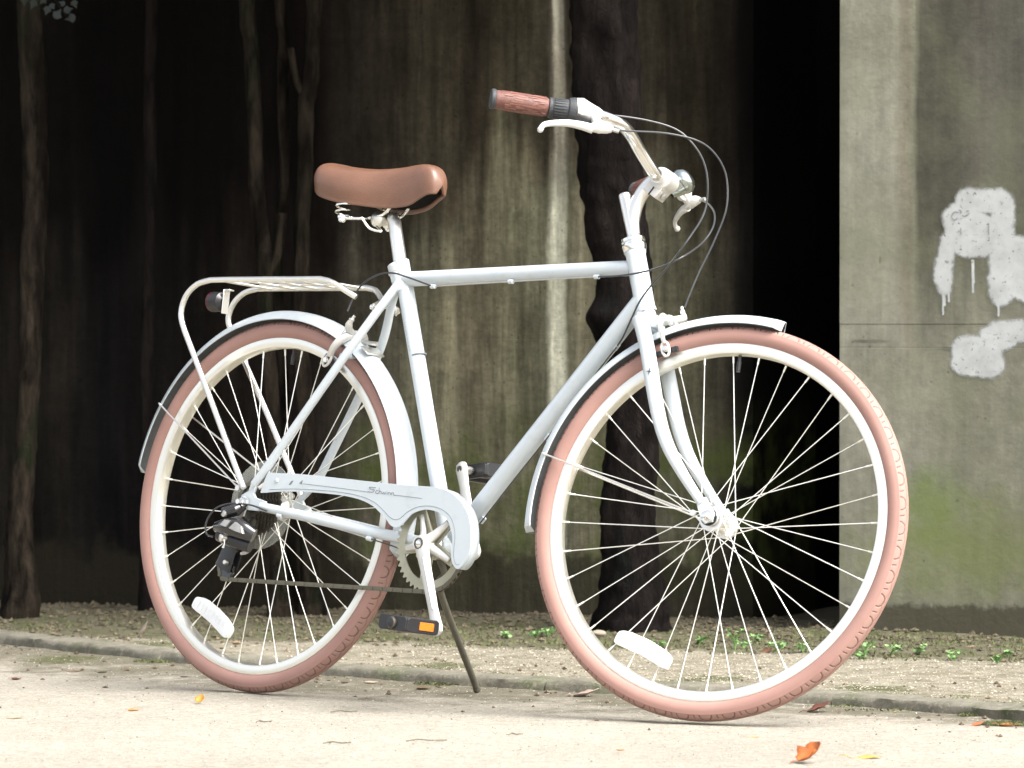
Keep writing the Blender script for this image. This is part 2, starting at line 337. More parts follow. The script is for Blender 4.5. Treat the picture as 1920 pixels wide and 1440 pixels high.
# --- right block
def block_material():
    m, n, l, b = nodes_of('grey_concrete')
    tc = n.new('ShaderNodeTexCoord'); v = tc.outputs['Object']
    sp = n.new('ShaderNodeSeparateXYZ'); l.new(v, sp.inputs[0]); x, z = sp.outputs[0], sp.outputs[2]
    c = (0.305,0.299,0.227)
    def uu(px, py=500): return U(px, py)[0]
    wob = mrange(n, l, noise(n, l, v, 6, 4, 0.6, 0, (1, 1, .3)), .3, .7, -.012, .012)
    xx = mth(n, l, 'ADD', x, wob)
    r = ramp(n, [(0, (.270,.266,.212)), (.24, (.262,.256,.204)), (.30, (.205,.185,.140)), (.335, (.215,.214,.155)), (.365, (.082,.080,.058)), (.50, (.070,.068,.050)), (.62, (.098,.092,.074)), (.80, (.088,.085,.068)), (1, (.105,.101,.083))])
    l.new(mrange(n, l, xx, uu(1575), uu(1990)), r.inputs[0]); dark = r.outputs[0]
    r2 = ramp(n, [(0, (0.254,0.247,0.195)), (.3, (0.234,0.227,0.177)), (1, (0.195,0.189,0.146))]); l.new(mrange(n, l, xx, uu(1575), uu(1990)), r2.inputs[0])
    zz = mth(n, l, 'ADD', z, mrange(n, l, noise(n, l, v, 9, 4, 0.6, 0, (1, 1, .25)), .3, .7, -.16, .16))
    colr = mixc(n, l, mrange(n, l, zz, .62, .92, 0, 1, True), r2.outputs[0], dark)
    n1 = mrange(n, l, noise(n, l, v, 5, 6, .7), .32, .68, .66, 1.22)
    n2 = mrange(n, l, noise(n, l, v, 38, 6, .75), .32, .68, .84, 1.12)
    s1 = mrange(n, l, noise(n, l, v, 26, 4, .65, 0, (1, 1, .06)), .32, .68, .82, 1.12)
    k = mth(n, l, 'MULTIPLY', mth(n, l, 'MULTIPLY', n1, n2), s1)
    sc = n.new('ShaderNodeVectorMath'); sc.operation = 'SCALE'; l.new(colr, sc.inputs[0]); l.new(mth(n, l, 'MULTIPLY', k, .80), sc.inputs[3]); colr = sc.outputs[0]
    # greenish bloom
    gg = mrange(n, l, noise(n, l, v, 3.2, 4, .6), .45, .7, 0, .5); colr = mixc(n, l, gg, colr, (0.156,0.166,0.101))
    # moss patch
    def blob(px, py, rx, rz, e0=.6, e1=1.2):
        cu, cz = U(px, py)
        dx = mth(n, l, 'DIVIDE', mth(n, l, 'SUBTRACT', x, cu), rx); dz_ = mth(n, l, 'DIVIDE', mth(n, l, 'SUBTRACT', z, cz), rz)
        d = mth(n, l, 'SQRT', mth(n, l, 'ADD', mth(n, l, 'MULTIPLY', dx, dx), mth(n, l, 'MULTIPLY', dz_, dz_)))
        d = mth(n, l, 'ADD', d, mrange(n, l, noise(n, l, v, 14, 5, .65), .3, .7, -.35, .35))
        return mrange(n, l, d, e0, e1, 1, 0, True)
    colr = mixc(n, l, mth(n, l, 'MULTIPLY', blob(1748, 955, .085, .095, .1, 1.35), .58), colr, (0.098,0.150,0.026))
    colr = mixc(n, l, mth(n, l, 'MULTIPLY', blob(1830, 1030, .30, .12, .1, 1.4), .62), colr, (0.124,0.143,0.046))
    for a in ((1790, 655, .05, .006), (1640, 640, .04, .005), (1760, 405, .010, .008), (1650, 487, .003, .008), (1612, 640, .02, .004), (1855, 655, .010, .012)):
        colr = mixc(n, l, mth(n, l, 'MULTIPLY', blob(*a), .45), colr, (0.055,0.052,0.038))
    # pock marks
    vz = n.new('ShaderNodeTexVoronoi'); vz.inputs['Scale'].default_value = 38; l.new(v, vz.inputs['Vector'])
    pm = mth(n, l, 'MULTIPLY', mrange(n, l, vz.outputs['Distance'], .06, .13, 1, 0), mrange(n, l, noise(n, l, v, 9, 2), .52, .58))
    colr = mixc(n, l, mth(n, l, 'MULTIPLY', pm, .6), colr, (0.050,0.050,0.040))
    # damp dirt band at the foot
    dz = mth(n, l, 'ADD', z, mrange(n, l, noise(n, l, v, 42, 5, .7), .3, .7, -.009, .009))
    colr = mixc(n, l, mrange(n, l, dz, .078, .094, .86, 0, True), colr, (0.040,0.036,0.022))
    l.new(colr, b.inputs['Base Color']); b.inputs['Roughness'].default_value = .85; b.inputs['Specular IOR Level'].default_value = .25
    h = mth(n, l, 'ADD', noise(n, l, v, 70, 6, .7), mth(n, l, 'MULTIPLY', noise(n, l, v, 9, 3), 1.5))
    l.new(bump(n, l, h, .28, .005), b.inputs['Normal'])
    return m
M['block'] = block_material()
uL = U(1574, 500)[0]
blk = empty('concrete_pier', WM.copy(), label='pale grey concrete pier on the right with white spray paint', category='concrete pier')
zj1, zj2 = U(1700, 608)[1], U(1700, 652)[1]
panel(uL, 3.6, zj1, 2.7, .5, M['block'], blk, 'concrete_panel', bev=.0012)
panel(uL, 3.6, zj2, zj1, .5, M['block'], blk, 'concrete_panel', y=.0008, bev=.0012)
panel(uL, 3.6, -.3, zj2, .5, M['block'], blk, 'concrete_panel', y=.0004, bev=.0012)
panel(uL+.006, 3.55, -.2, 2.55, .45, M['block'], blk, 'core', y=.008, bev=0)
# spray paint: an irregular film on the pier face
def graffiti():
    segs = []   # (px,py,px,py,radius px)
    def A(x0, y0, x1, y1, r): segs.append((1570+x0/3.131, 300+y0/3.131, 1570+x1/3.131, 300+y1/3.131, r/3.131))
    A(775,245,775,330,75); A(800,240,950,240,68); A(965,250,975,350,68); A(735,330,700,420,60); A(720,350,860,420,95); A(760,480,850,480,85); A(860,420,960,430,80)
    A(655,470,640,560,42); A(628,600,622,700,48); A(625,740,628,755,34); A(960,430,965,640,68); A(985,520,1180,560,85); A(950,700,960,790,62); A(1010,680,1200,760,100); A(1180,560,1260,760,90)
    A(750,1110,900,1110,72); A(745,1190,900,1210,68); A(890,1030,930,1200,50); A(930,990,1100,985,42); A(900,1080,1000,1040,60); A(1000,1020,1240,985,52); A(1180,960,1300,900,50)
    for dx, y0, y1, w in ((620,770,905,4),(628,800,850,6),(654,760,830,4),(795,590,775,5),(945,820,915,5),(1060,620,700,4),(800,590,720,4)): A(dx, y0, dx+3, y1, w)
    mb = MB(); px0, px1, py0, py1, st = 1735, 1990, 335, 735, 1.6
    nx, ny = int((px1-px0)/st)+1, int((py1-py0)/st)+1
    X, Y = np.meshgrid(px0+np.arange(nx)*st, py0+np.arange(ny)*st)
    d = np.full(X.shape, 1e9)
    for x0, y0, x1, y1, r in segs:
        vx, vy = x1-x0, y1-y0; L = vx*vx+vy*vy+1e-9; t = np.clip(((X-x0)*vx+(Y-y0)*vy)/L, 0, 1)
        e = np.hypot(X-x0-t*vx, Y-y0-t*vy)-r
        e = np.where(r < 3, e*3.5, e)
        d = np.minimum(d, e) if True else d
    dens = np.clip(.56-d/15.0, 0, 1)
    keep = dens > .02
    idx = -np.ones(X.shape, int); vs = []; att = []
    for j in range(ny):
        for i in range(nx):
            if keep[j, i] or keep[max(j-1,0), i] or keep[j, max(i-1,0)] or keep[min(j+1,ny-1), i] or keep[j, min(i+1,nx-1)]:
                u, z = U(X[j, i], Y[j, i]); idx[j, i] = len(vs); vs.append((u, -.0016, z)); att.append(dens[j, i])
    fs = []
    for j in range(ny-1):
        for i in range(nx-1):
            q = (idx[j+1, i], idx[j+1, i+1], idx[j, i+1], idx[j, i])
            if min(q) >= 0: fs.append(q)
    me = bpy.data.meshes.new('spray_paint'); me.from_pydata(vs, [], fs)
    a = me.attributes.new('paint_amount', 'FLOAT', 'POINT'); a.data.foreach_set('value', att)
    m, n, l, b = nodes_of('white_spray_paint')
    at = n.new('ShaderNodeAttribute'); at.attribute_name = 'paint_amount'
    tc = n.new('ShaderNodeTexCoord'); v = tc.outputs['Object']
    nz = mrange(n, l, noise(n, l, v, 60, 5, .7), .3, .7, -.18, .18); n3 = mrange(n, l, noise(n, l, v, 14, 5, .65), .3, .7, -.14, .14)
    al = mrange(n, l, mth(n, l, 'ADD', mth(n, l, 'ADD', at.outputs['Fac'], nz), n3), .12, .78, 0, .96, True)
    pit = mrange(n, l, noise(n, l, v, 110, 4, .7), .60, .68, 1, .35)
    l.new(mth(n, l, 'MULTIPLY', al, pit), b.inputs['Alpha'])
    l.new(mixc(n, l, mrange(n, l, noise(n, l, v, 22, 5, .6), .35, .65), (.42, .435, .43), (.32, .33, .325)), b.inputs['Base Color']); b.inputs['Roughness'].default_value = .6
    me.materials.append(m); ob('spray_paint', me, None, blk)
    # small scribbled marks on the paint
    def Wp(x, y): u, z = U(1570+x/3.131, 300+y/3.131); return (u, -.0030, z)
    for pts in ([(712,308),(695,303),(678,318),(676,338),(690,352),(708,340)], [(735,225),(738,240)], [(716,290),(730,300),(724,316)], [(735,322),(752,330),(778,312)], [(728,395),(730,440)], [(890,370),(893,440)], [(760,300),(775,298)]):
        ob('scribble', MB().tube(spl([Wp(*p) for p in pts], 4), .0009, 6, flat=.5), M['ink'], blk)
graffiti()
# deep recess between wall and pier
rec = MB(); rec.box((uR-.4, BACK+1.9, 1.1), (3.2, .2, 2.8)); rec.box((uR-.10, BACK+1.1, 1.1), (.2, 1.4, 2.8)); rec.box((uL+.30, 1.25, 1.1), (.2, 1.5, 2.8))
ob('recess_wall', rec, M['recess'], mw=WM.copy(), smooth=0, label='shade-blackened inner walls of the narrow gap beside the pier', category='wall')
# unseen slab above the wall, added to keep light off wall and gap
dk = MB(); dk.box(((-8+uL-.02)/2, .95, 2.45), (8+uL-.02, 3.9, .5))
M['slab'] = mat('shade_slab_concrete', (.14, .135, .11), .9, var=.4, vscale=3, bump=.4, bscale=60)
ob('shade_slab', dk, M['slab'], mw=WM.copy(), smooth=0, kind='structure')

# --- ground
EDGE = [(-200,1188),(0,1205),(300,1238),(650,1268),(960,1289),(1340,1307),(1630,1325),(1910,1350),(2150,1374)]
EP = [G(*e) for e in EDGE]
def bike_dir_dist(x, y):
    "signed distance behind the edging line (positive = wall side)"
    best = 1e9; sg = 1
    for a, b in zip(EP[:-1], EP[1:]):
        vx, vy = b.x-a.x, b.y-a.y; L = vx*vx+vy*vy; t = max(0, min(1, ((x-a.x)*vx+(y-a.y)*vy)/L))
        dx, dy = x-a.x-t*vx, y-a.y-t*vy; d = math.hypot(dx, dy)
        if d < best: best = d; sg = 1 if (vx*dy-vy*dx) > 0 else -1
    return best*sg
def ground_material():
    m, n, l, b = nodes_of('sandy_path')
    tc = n.new('ShaderNodeTexCoord'); v = tc.outputs['Object']
    big = mrange(n, l, noise(n, l, v, 1.6, 5, .6), .3, .7)
    c = mixc(n, l, big, (.350, .324, .272), (.285, .262, .218))
    g1 = mrange(n, l, noise(n, l, v, 190, 3, .85), .33, .67, .58, 1.34)
    g2 = mrange(n, l, noise(n, l, v, 32, 5, .75), .3, .7, .80, 1.16)
    k = mth(n, l, 'MULTIPLY', g1, g2)
    at = n.new('ShaderNodeAttribute'); at.attribute_name = 'strip'
    at2 = n.new('ShaderNodeAttribute'); at2.attribute_name = 'damp_shade'
    s2 = mixc(n, l, mrange(n, l, noise(n, l, v, 14, 5, .7), .38, .62), (.270, .248, .195), (.170, .152, .112))
    c = mixc(n, l, at.outputs['Fac'], c, s2)
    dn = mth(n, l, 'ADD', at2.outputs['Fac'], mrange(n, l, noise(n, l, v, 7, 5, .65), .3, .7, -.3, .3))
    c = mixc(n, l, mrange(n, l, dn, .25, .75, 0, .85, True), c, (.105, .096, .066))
    at3 = n.new('ShaderNodeAttribute'); at3.attribute_name = 'moss'
    mn = mth(n, l, 'ADD', at3.outputs['Fac'], mrange(n, l, noise(n, l, v, 20, 6, .75), .3, .7, -.5, .4))
    c = mixc(n, l, mrange(n, l, mn, .30, .65, 0, .80, True), c, (.066, .076, .028))
    # dark speckles of organic litter
    vo = n.new('ShaderNodeTexVoronoi'); vo.inputs['Scale'].default_value = 90; l.new(v, vo.inputs['Vector'])
    sp_ = mth(n, l, 'MULTIPLY', mrange(n, l, vo.outputs['Distance'], .10, .22, 1, 0), mrange(n, l, noise(n, l, v, 25, 3), .54, .60))
    c = mixc(n, l, mth(n, l, 'MULTIPLY', sp_, .65), c, (.10, .08, .05))
    sc = n.new('ShaderNodeVectorMath'); sc.operation = 'SCALE'; l.new(c, sc.inputs[0]); l.new(k, sc.inputs[3])
    l.new(sc.outputs[0], b.inputs['Base Color']); b.inputs['Roughness'].default_value = .95; b.inputs['Specular IOR Level'].default_value = .15
    h = mth(n, l, 'ADD', noise(n, l, v, 220, 4, .75), mth(n, l, 'MULTIPLY', noise(n, l, v, 40, 4, .6), 1.6))
    l.new(bump(n, l, h, .7, .006), b.inputs['Normal'])
    return m
M['ground'] = ground_material()
from mathutils import noise as mn
def ground_z(x, y, d):
    z = .0035*mn.noise(Vector((x*3, y*3, 0)))+.0015*mn.noise(Vector((x*14, y*14, 3)))
    if d > 0:
        z += .020*max(0, min(1, (d-.030)/.035))
        lw = WMI @ Vector((x, y, 0))          # towards the wall the soil heaps up
        t = max(0, min(1, (lw.y+.55)/.55)); z += .008*t*t+.009*mn.noise(Vector((x*5, y*5, 9)))*t+.003*mn.noise(Vector((x*25, y*25, 5)))
    return z-.002
def build_ground():
    xs = list(np.arange(-1.9, 1.9, .028)); ys = list(np.arange(8.2, 14.2, .035))
    xs = [-220, -80, -30, -12, -6, -3.5, -2.5]+xs+[2.5, 3.5, 6, 12, 30, 80, 220]; ys = [-150, -40, -10, 0, 4, 7]+ys+[15, 17, 22, 40, 90, 260]
    vs = []; strip = []; damp_shade = []; moss = []
    mspots = [(G(295,1225), .16), (G(825,1265), .13), (G(1817,1325), .05), (G(1885,1340), .09), (G(1330,1290), .12), (G(120,1235), .14), (G(1640,1310), .14)]
    for y in ys:
        for x in xs:
            inn = -3 < x < 3 and 7 < y < 16
            d = bike_dir_dist(x, y) if inn else (1 if y > 12 else -1)
            z = ground_z(x, y, d) if inn else 0
            vs.append((x, y, z)); strip.append(1.0 if d > .0 else 0.0)
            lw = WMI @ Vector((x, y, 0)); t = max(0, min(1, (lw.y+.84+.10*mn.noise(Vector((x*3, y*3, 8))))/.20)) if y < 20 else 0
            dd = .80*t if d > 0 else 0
            if d < 0: dd = max(0, .88-(-d)/(.85 if x < .2 else max(.3, .85-(x-.2)*1.1)))        # grey silt along the edging, plus shade falloff painted into the tone
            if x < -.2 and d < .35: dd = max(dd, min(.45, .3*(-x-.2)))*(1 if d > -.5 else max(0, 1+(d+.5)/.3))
            damp_shade.append(dd)
            mo = 0
            for c, r in mspots: mo = max(mo, 1-math.hypot(x-c.x, (y-c.y)*.55)/r)
            if -.02 < d < .10: mo = max(mo, .36)
            if d > 0 and lw.y < .05: mo = max(mo, .50*t)
            moss.append(max(0, mo))
    nx, ny = len(xs), len(ys)
    fs = [(j*nx+i, j*nx+i+1, (j+1)*nx+i+1, (j+1)*nx+i) for j in range(ny-1) for i in range(nx-1)]
    me = bpy.data.meshes.new('ground'); me.from_pydata(vs, [], fs); me.polygons.foreach_set('use_smooth', [True]*len(fs))
    for nm, dat in (('strip', strip), ('damp_shade', damp_shade), ('moss', moss)):
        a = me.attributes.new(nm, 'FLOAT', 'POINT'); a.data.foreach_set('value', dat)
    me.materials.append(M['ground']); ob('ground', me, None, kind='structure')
build_ground()
def gz(x, y): return ground_z(x, y, bike_dir_dist(x, y))
# --- low stone edging
def edging():
    m, n, l, b = nodes_of('edging_stone')
    tc = n.new('ShaderNodeTexCoord'); v = tc.outputs['Object']
    c = mixc(n, l, mrange(n, l, noise(n, l, v, 18, 6, .7), .35, .65), (.115, .108, .082), (.190, .176, .138))
    c = mixc(n, l, mrange(n, l, noise(n, l, v, 6, 5, .7), .52, .66, 0, .7), c, (.055, .074, .024))
    c = mixc(n, l, mrange(n, l, noise(n, l, v, 90, 4, .7), .55, .7, 0, .6), c, (.34, .31, .23))
    l.new(c, b.inputs['Base Color']); b.inputs['Roughness'].default_value = .95
    l.new(bump(n, l, noise(n, l, v, 60, 6, .75), .8, .008), b.inputs['Normal'])
    root = empty('stone_edging', label='low mossy stone edging along the sandy path behind the wheels', category='edging')
    pts = spl(EP, 12)
    # walk the line, cut into stones about 0.55 m long
    acc = 0; start = 0; cuts = [0]
    for i in range(1, len(pts)):
        acc += (pts[i]-pts[i-1]).length
        if acc > .52+.12*random.random(): cuts.append(i); acc = 0
    cuts.append(len(pts)-1)
    for a, bq in zip(cuts[:-1], cuts[1:]):
        if bq-a < 1: continue
        mb = MB(); A0, B0 = pts[a], pts[bq]; dirv = (B0-A0).normalized(); K = 26
        nrm = Vector((-dirv.y, dirv.x, 0)); prof = [(-.004, -.03), (-.002, .008), (.002, .0150), (.010, .0185), (.05, .0200), (.075, .019), (.08, -.02)]
        vs = []
        for k in range(K+1):
            t = .004+.992*k/K; f = a+(bq-a)*t; i0 = min(int(f), len(pts)-2); p = pts[i0].lerp(pts[i0+1], f-i0)
            for j, (o_, z) in enumerate(prof):
                w = .006*mn.noise(Vector((p.x*9+j*.3, p.y*9, j*.5)))+.003*mn.noise(Vector((p.x*40, p.y*40+j, j)))
                q = p+nrm*(o_+w); zz = z+(.005*mn.noise(Vector((p.x*12, p.y*12, 4+j)))+.0025*mn.noise(Vector((p.x*45, p.y*45, 7+j))) if z > 0 else 0)
                if k in (0, K) and z > 0: zz -= .002
                vs.append((q.x, q.y, zz))
        L = len(prof); fs = [(k*L+j, k*L+j+1, (k+1)*L+j+1, (k+1)*L+j) for k in range(K) for j in range(L-1)]
        fs += [tuple(range(L)), tuple(reversed(range(K*L, K*L+L)))]
        mb.add(vs, fs); o = ob('edging_stone', mb, m, root, smooth=60); recalc(o)
edging()

# --- gravel and grit, uncountable
def scatter_stones(name, count, fn, smin, smax, mt, lab, cat):
    base = np.array([(1,0,0),(-1,0,0),(0,1,0),(0,-1,0),(0,0,1),(0,0,-.6)], float)
    tri = np.array([(0,2,4),(2,1,4),(1,3,4),(3,0,4),(2,0,5),(1,2,5),(3,1,5),(0,3,5)])
    V = []; Fc = []; k = 0
    while k < count:
        p = fn()
        if p is None: continue
        s = smin+(smax-smin)*random.random()**3
        a = random.random()*2*PI; R = np.array([[math.cos(a), -math.sin(a), 0], [math.sin(a), math.cos(a), 0], [0, 0, 1]])
        b = (base*(1+.5*(rng.random((6, 1))-.5))*np.array([1, .6+.4*random.random(), .45+.3*random.random()])*s) @ R.T
        V.append(b+np.array([p[0], p[1], p[2]+s*.2])); Fc.append(tri+6*k); k += 1
    V = np.concatenate(V); Fc = np.concatenate(Fc)
    me = bpy.data.meshes.new(name); me.from_pydata(V.tolist(), [], Fc.tolist()); me.materials.append(mt)
    return ob(name, me, None, kind='stuff', label=lab, category=cat)
def gravel_mat(name, c1, c2, c3):
    m, n, l, b = nodes_of(name)
    tc = n.new('ShaderNodeTexCoord'); v = tc.outputs['Object']
    wn_ = n.new('ShaderNodeTexVoronoi'); wn_.inputs['Scale'].default_value = 130; l.new(v, wn_.inputs['Vector'])
    r = ramp(n, [(0, c1), (.45, c2), (1, c3)]); sp = n.new('ShaderNodeSeparateColor'); l.new(wn_.outputs['Color'], sp.inputs[0]); l.new(sp.outputs[0], r.inputs[0])
    l.new(r.outputs[0], b.inputs['Base Color']); b.inputs['Roughness'].default_value = .9; return m
M['gravel'] = gravel_mat('gravel', (.09,.075,.05), (.27,.245,.185), (.42,.39,.32))
M['grit'] = gravel_mat('grit', (.14,.12,.09), (.30,.27,.22), (.46,.43,.37))
def in_strip():
    x = random.uniform(-1.5, 1.5); y = random.uniform(9.3, 13.0); d = bike_dir_dist(x, y)
    if d < .01: return None
    lw = WMI @ Vector((x, y, 0))
    if lw.y > -.74: return None
    dens = .30+.70*max(0, min(1, (x+.5)/.6))
    if mn.noise(Vector((x*4, y*4, 1)))*.5+.5 < .35*random.random(): return None
    if random.random() > dens: return None
    return (x, y, gz(x, y))
scatter_stones('gravel', 15000, in_strip, .0010, .0036, M['gravel'], 'coarse sandy gravel between the stone edging and the wall', 'gravel')
def in_path():
    x = random.uniform(-1.4, 1.4); y = random.uniform(8.5, 11.8); d = bike_dir_dist(x, y)
    if d > -.01: return None
    return (x, y, gz(x, y))
scatter_stones('grit', 9000, in_path, .0007, .0026, M['grit'], 'fine pale grit lying on the sandy path', 'grit')
def soil_spot():
    x = random.uniform(-1.6, 1.6); y = random.uniform(10.6, 13.2); lw = WMI @ Vector((x, y, 0))
    if not (-.78 < lw.y < (.02 if lw.x > uL else BACK-.02)) or random.random() > (1 if lw.y > -.2 else .35): return None
    return (x, y, gz(x, y))
M['soil'] = gravel_mat('soil', (.03,.024,.014), (.07,.058,.034), (.13,.105,.065))
scatter_stones('soil_crumbs', 7000, soil_spot, .002, .011, M['soil'], 'dark crumbly soil at the foot of the wall', 'soil')

def litter_spot():
    x = random.uniform(-1.2, 1.2); y = random.uniform(9.0, 12.2); d = bike_dir_dist(x, y)
    if d > .5 or random.random() > math.exp(-abs(d-.02)/.25): return None
    return (x, y, gz(x, y))
M['litter'] = gravel_mat('leaf_litter', (.025,.016,.009), (.075,.050,.030), (.16,.12,.08))
scatter_stones('leaf_litter', 900, litter_spot, .0012, .0075, M['litter'], 'dark crumbs of dead leaves scattered along the stone edging', 'leaf litter')

# --- moss cushions along the edging (uncountable blades)
def moss():
    V = []; Fc = []; k = 0
    spots = [(295,1222,.05,.012,420), (825,1262,.05,.014,500), (870,1262,.09,.010,260), (1330,1290,.12,.008,200), (1640,1303,.08,.008,200), (1817,1320,.020,.010,300), (1890,1335,.05,.018,2200), (1700,1310,.12,.008,160), (460,1240,.06,.008,120)]
    for px, py, rx, ry, cnt in spots:
        c = G(px, py, .02)
        for _ in range(cnt):
            a = random.random()*2*PI; r = math.sqrt(random.random()); x = c.x+math.cos(a)*r*rx; y = c.y+math.sin(a)*r*ry*3
            z = gz(x, y)+.001; h = .002+.004*random.random()*(1-r*.7); w = .0012+.0010*random.random(); t = random.random()*PI
            dx, dy = math.cos(t)*w, math.sin(t)*w; lx, ly = (random.random()-.5)*.006, (random.random()-.5)*.006
            V += [(x-dx, y-dy, z), (x+dx, y+dy, z), (x+lx+dx*.3, y+ly+dy*.3, z+h), (x+lx-dx*.3, y+ly-dy*.3, z+h)]; Fc.append((4*k, 4*k+1, 4*k+2, 4*k+3)); k += 1
    # sparse low growth on the bank near the wall
    n_ = 0
    while n_ < 5200:
        x = random.uniform(-1.5, 1.5); y = random.uniform(10.6, 13); lw = WMI @ Vector((x, y, 0))
        if not (-.80 < lw.y < -.03) or mn.noise(Vector((x*5, y*7, 2))) < -.15+.25*random.random() or (x < -.35 and random.random() < .6): continue
        n_ += 1; z = gz(x, y); h = .002+.006*random.random(); w = .0012+.0010*random.random(); t = random.random()*PI
        dx, dy = math.cos(t)*w, math.sin(t)*w; lx, ly = (random.random()-.5)*.012, (random.random()-.5)*.012
        V += [(x-dx, y-dy, z), (x+dx, y+dy, z), (x+lx+dx*.3, y+ly+dy*.3, z+h), (x+lx-dx*.3, y+ly-dy*.3, z+h)]; Fc.append((4*k, 4*k+1, 4*k+2, 4*k+3)); k += 1
    me = bpy.data.meshes.new('moss'); me.from_pydata(V, [], Fc)
    me.materials.append(mat('moss', (.120, .140, .045), .85, var=.5, vscale=9, col2=(.050, .052, .024)))
    ob('moss', me, None, kind='stuff', label='yellow green moss on the edging and the bank below the wall', category='moss')
moss()

# --- trees
def bark_mat(name, c1, c2, c3):
    m, n, l, b = nodes_of(name)
    tc = n.new('ShaderNodeTexCoord'); v = tc.outputs['Object']
    c = mixc(n, l, mrange(n, l, noise(n, l, v, 30, 5, .7, .4, (1, 1, .25)), .36, .64), c1, c2)
    c = mixc(n, l, mrange(n, l, noise(n, l, v, 9, 5, .65, 0, (1, 1, .5)), .52, .66, 0, .8), c, c3)
    c = mixc(n, l, mrange(n, l, noise(n, l, v, 16, 4, .6, 0, (1, 1, .22)), .50, .62, 0, .8), c, c1)
    l.new(c, b.inputs['Base Color']); b.inputs['Roughness'].default_value = .95; b.inputs['Specular IOR Level'].default_value = .06
    l.new(bump(n, l, noise(n, l, v, 45, 6, .75, .5, (1, 1, .3)), 1.0, .02), b.inputs['Normal']); return m
M['bark_dark'] = bark_mat('dark_bark', (.0052,.0042,.0040), (.0170,.0132,.0120), (.0036,.0048,.0040))
M['bark_pale'] = bark_mat('mottled_bark', (.0050,.0039,.0030), (.042,.033,.024), (.008,.014,.006))
M['leafage'] = mat('evergreen_leaves', (.030, .055, .018), .5, var=.5, vscale=8)
def crown_mb(c, r, n_):
    mb = MB(); cl = [(Vector(c)+Vector((random.gauss(0, r*.5), random.gauss(0, r*.45), random.gauss(0, r*.28))), r*(.25+.25*random.random())) for _ in range(16)]
    for _ in range(n_):
        cc, cr = random.choice(cl)
        d = Vector((random.gauss(0, 1), random.gauss(0, 1), random.gauss(0, .7))); p = cc+d.normalized()*cr*(random.random()**.4)
        if p.z < 1.58: continue
        a = Vector((random.gauss(0, 1), random.gauss(0, 1), random.gauss(0, .5))).normalized()*random.uniform(.02, .05); b_ = a.cross(Vector((random.gauss(0, 1), random.gauss(0, 1), random.gauss(0, 1)))).normalized()*a.length*.45
        mb.add([p-a, p+b_, p+a, p-b_], [(0, 1, 2, 3)])
    return mb
def tree(path, mt, lab, group=None, crown=None, depth_y=None, knots=(), branches=(), leaves=3200):
    "path: list of (px, py, radius px) down the trunk, at world distance depth_y"
    def at(px, py):
        d = ray(px, py); return CAMP+d*(depth_y/d.y)
    pr = [(at(x, y), r*depth_y/F_PX) for x, y, r in path]
    base = pr[-1][0]; gz0 = gz(base.x, base.y)
    pts = [p for p, _ in pr]; rs = [r for _, r in pr]
    top = pts[0]; pts = [top+Vector((.05*random.uniform(-1, 1), .1*random.random(), 1.6)), top+Vector((0, .02, .7))]+pts; rs = [rs[0]*.6, rs[0]*.85]+rs
    pts.append(Vector((base.x, base.y, gz0-.05))); rs.append(rs[-1]*1.15)
    sp = spl(pts, 22); sr = np.interp(np.linspace(0, len(rs)-1, len(sp)), range(len(rs)), rs)
    mb = MB(); N = 24; vs = []
    for i, p in enumerate(sp):
        p = p+Vector((mn.noise(Vector((base.x*9, 0, p.z*5))), 0, 0))*sr[i]*.30
        for k in range(N):
            a = 2*PI*k/N; d = Vector((math.cos(a), math.sin(a), 0))
            w = 1+.16*mn.noise(Vector((d.x*1.5+base.x*5, d.y*1.5, p.z*7)))+.14*mn.noise(Vector((d.x*3, d.y*3+base.x, p.z*20)))+.06*mn.noise(Vector((d.x*7, d.y*7+base.x, p.z*45)))
            for kp, kr, kw in knots:
                kk = at(*kp); q = (p+d*sr[i]-kk); w += kw*math.exp(-(q.x*q.x+q.z*q.z)/(kr*kr))*(1 if d.y < .4 else 0)
            vs.append(p+d*sr[i]*w)
    fs = [(i*N+k, i*N+(k+1) % N, (i+1)*N+(k+1) % N, (i+1)*N+k) for i in range(len(sp)-1) for k in range(N)]
    mb.add(vs, fs); mb.add([], [])
    root = empty('tree', Matrix.Translation((base.x, base.y, gz0)), label=lab, category='tree')
    if group: root['group'] = group
    inv = Matrix.Translation((-base.x, -base.y, -gz0))
    t = ob('trunk', mb, mt, root, mw=inv, smooth=80); recalc(t)
    for br in branches:
        q = [at(x, y) for x, y, r in br]; rr = [r*depth_y/F_PX for x, y, r in br]
        bm_ = MB().tube(spl(q, 6), np.interp(np.linspace(0, len(rr)-1, (len(q)-1)*6+1), range(len(rr)), rr), 10); ob('limb', bm_, mt, root, mw=inv, smooth=80)
    if crown: ob('crown', crown_mb(*crown, leaves), M['leafage'], root, mw=inv, smooth=0)
    return root
tree([(1128,-20,62),(1130,120,62),(1142,267,60),(1156,367,58),(1168,479,52),(1180,560,54),(1180,600,57),(1184,680,51),(1188,846,49),(1186,991,51),(1182,1090,58),(1180,1150,72)], M['bark_dark'],
     'thick dark brown tree trunk behind the head tube and front wheel', depth_y=11.80, knots=(((1128,590), .035, .35),), crown=((.3, 12.0, 3.0), .9))
tree([(462,-20,15),(470,83,14),(477,208,14),(479,333,14),(492,433,15),(497,510,15),(500,590,14),(506,700,14),(512,850,14),(520,1000,15),(524,1120,18),(526,1142,24)], M['bark_pale'],
     'slim mottled trunk, left of the three behind the rack', 'slim tree trunks behind the luggage rack', depth_y=12.3, knots=(((478,345), .012, .3),), crown=((-.7, 12.3, 2.7), .75),
     branches=([(497,520,9),(520,480,8),(531,400,8)],))
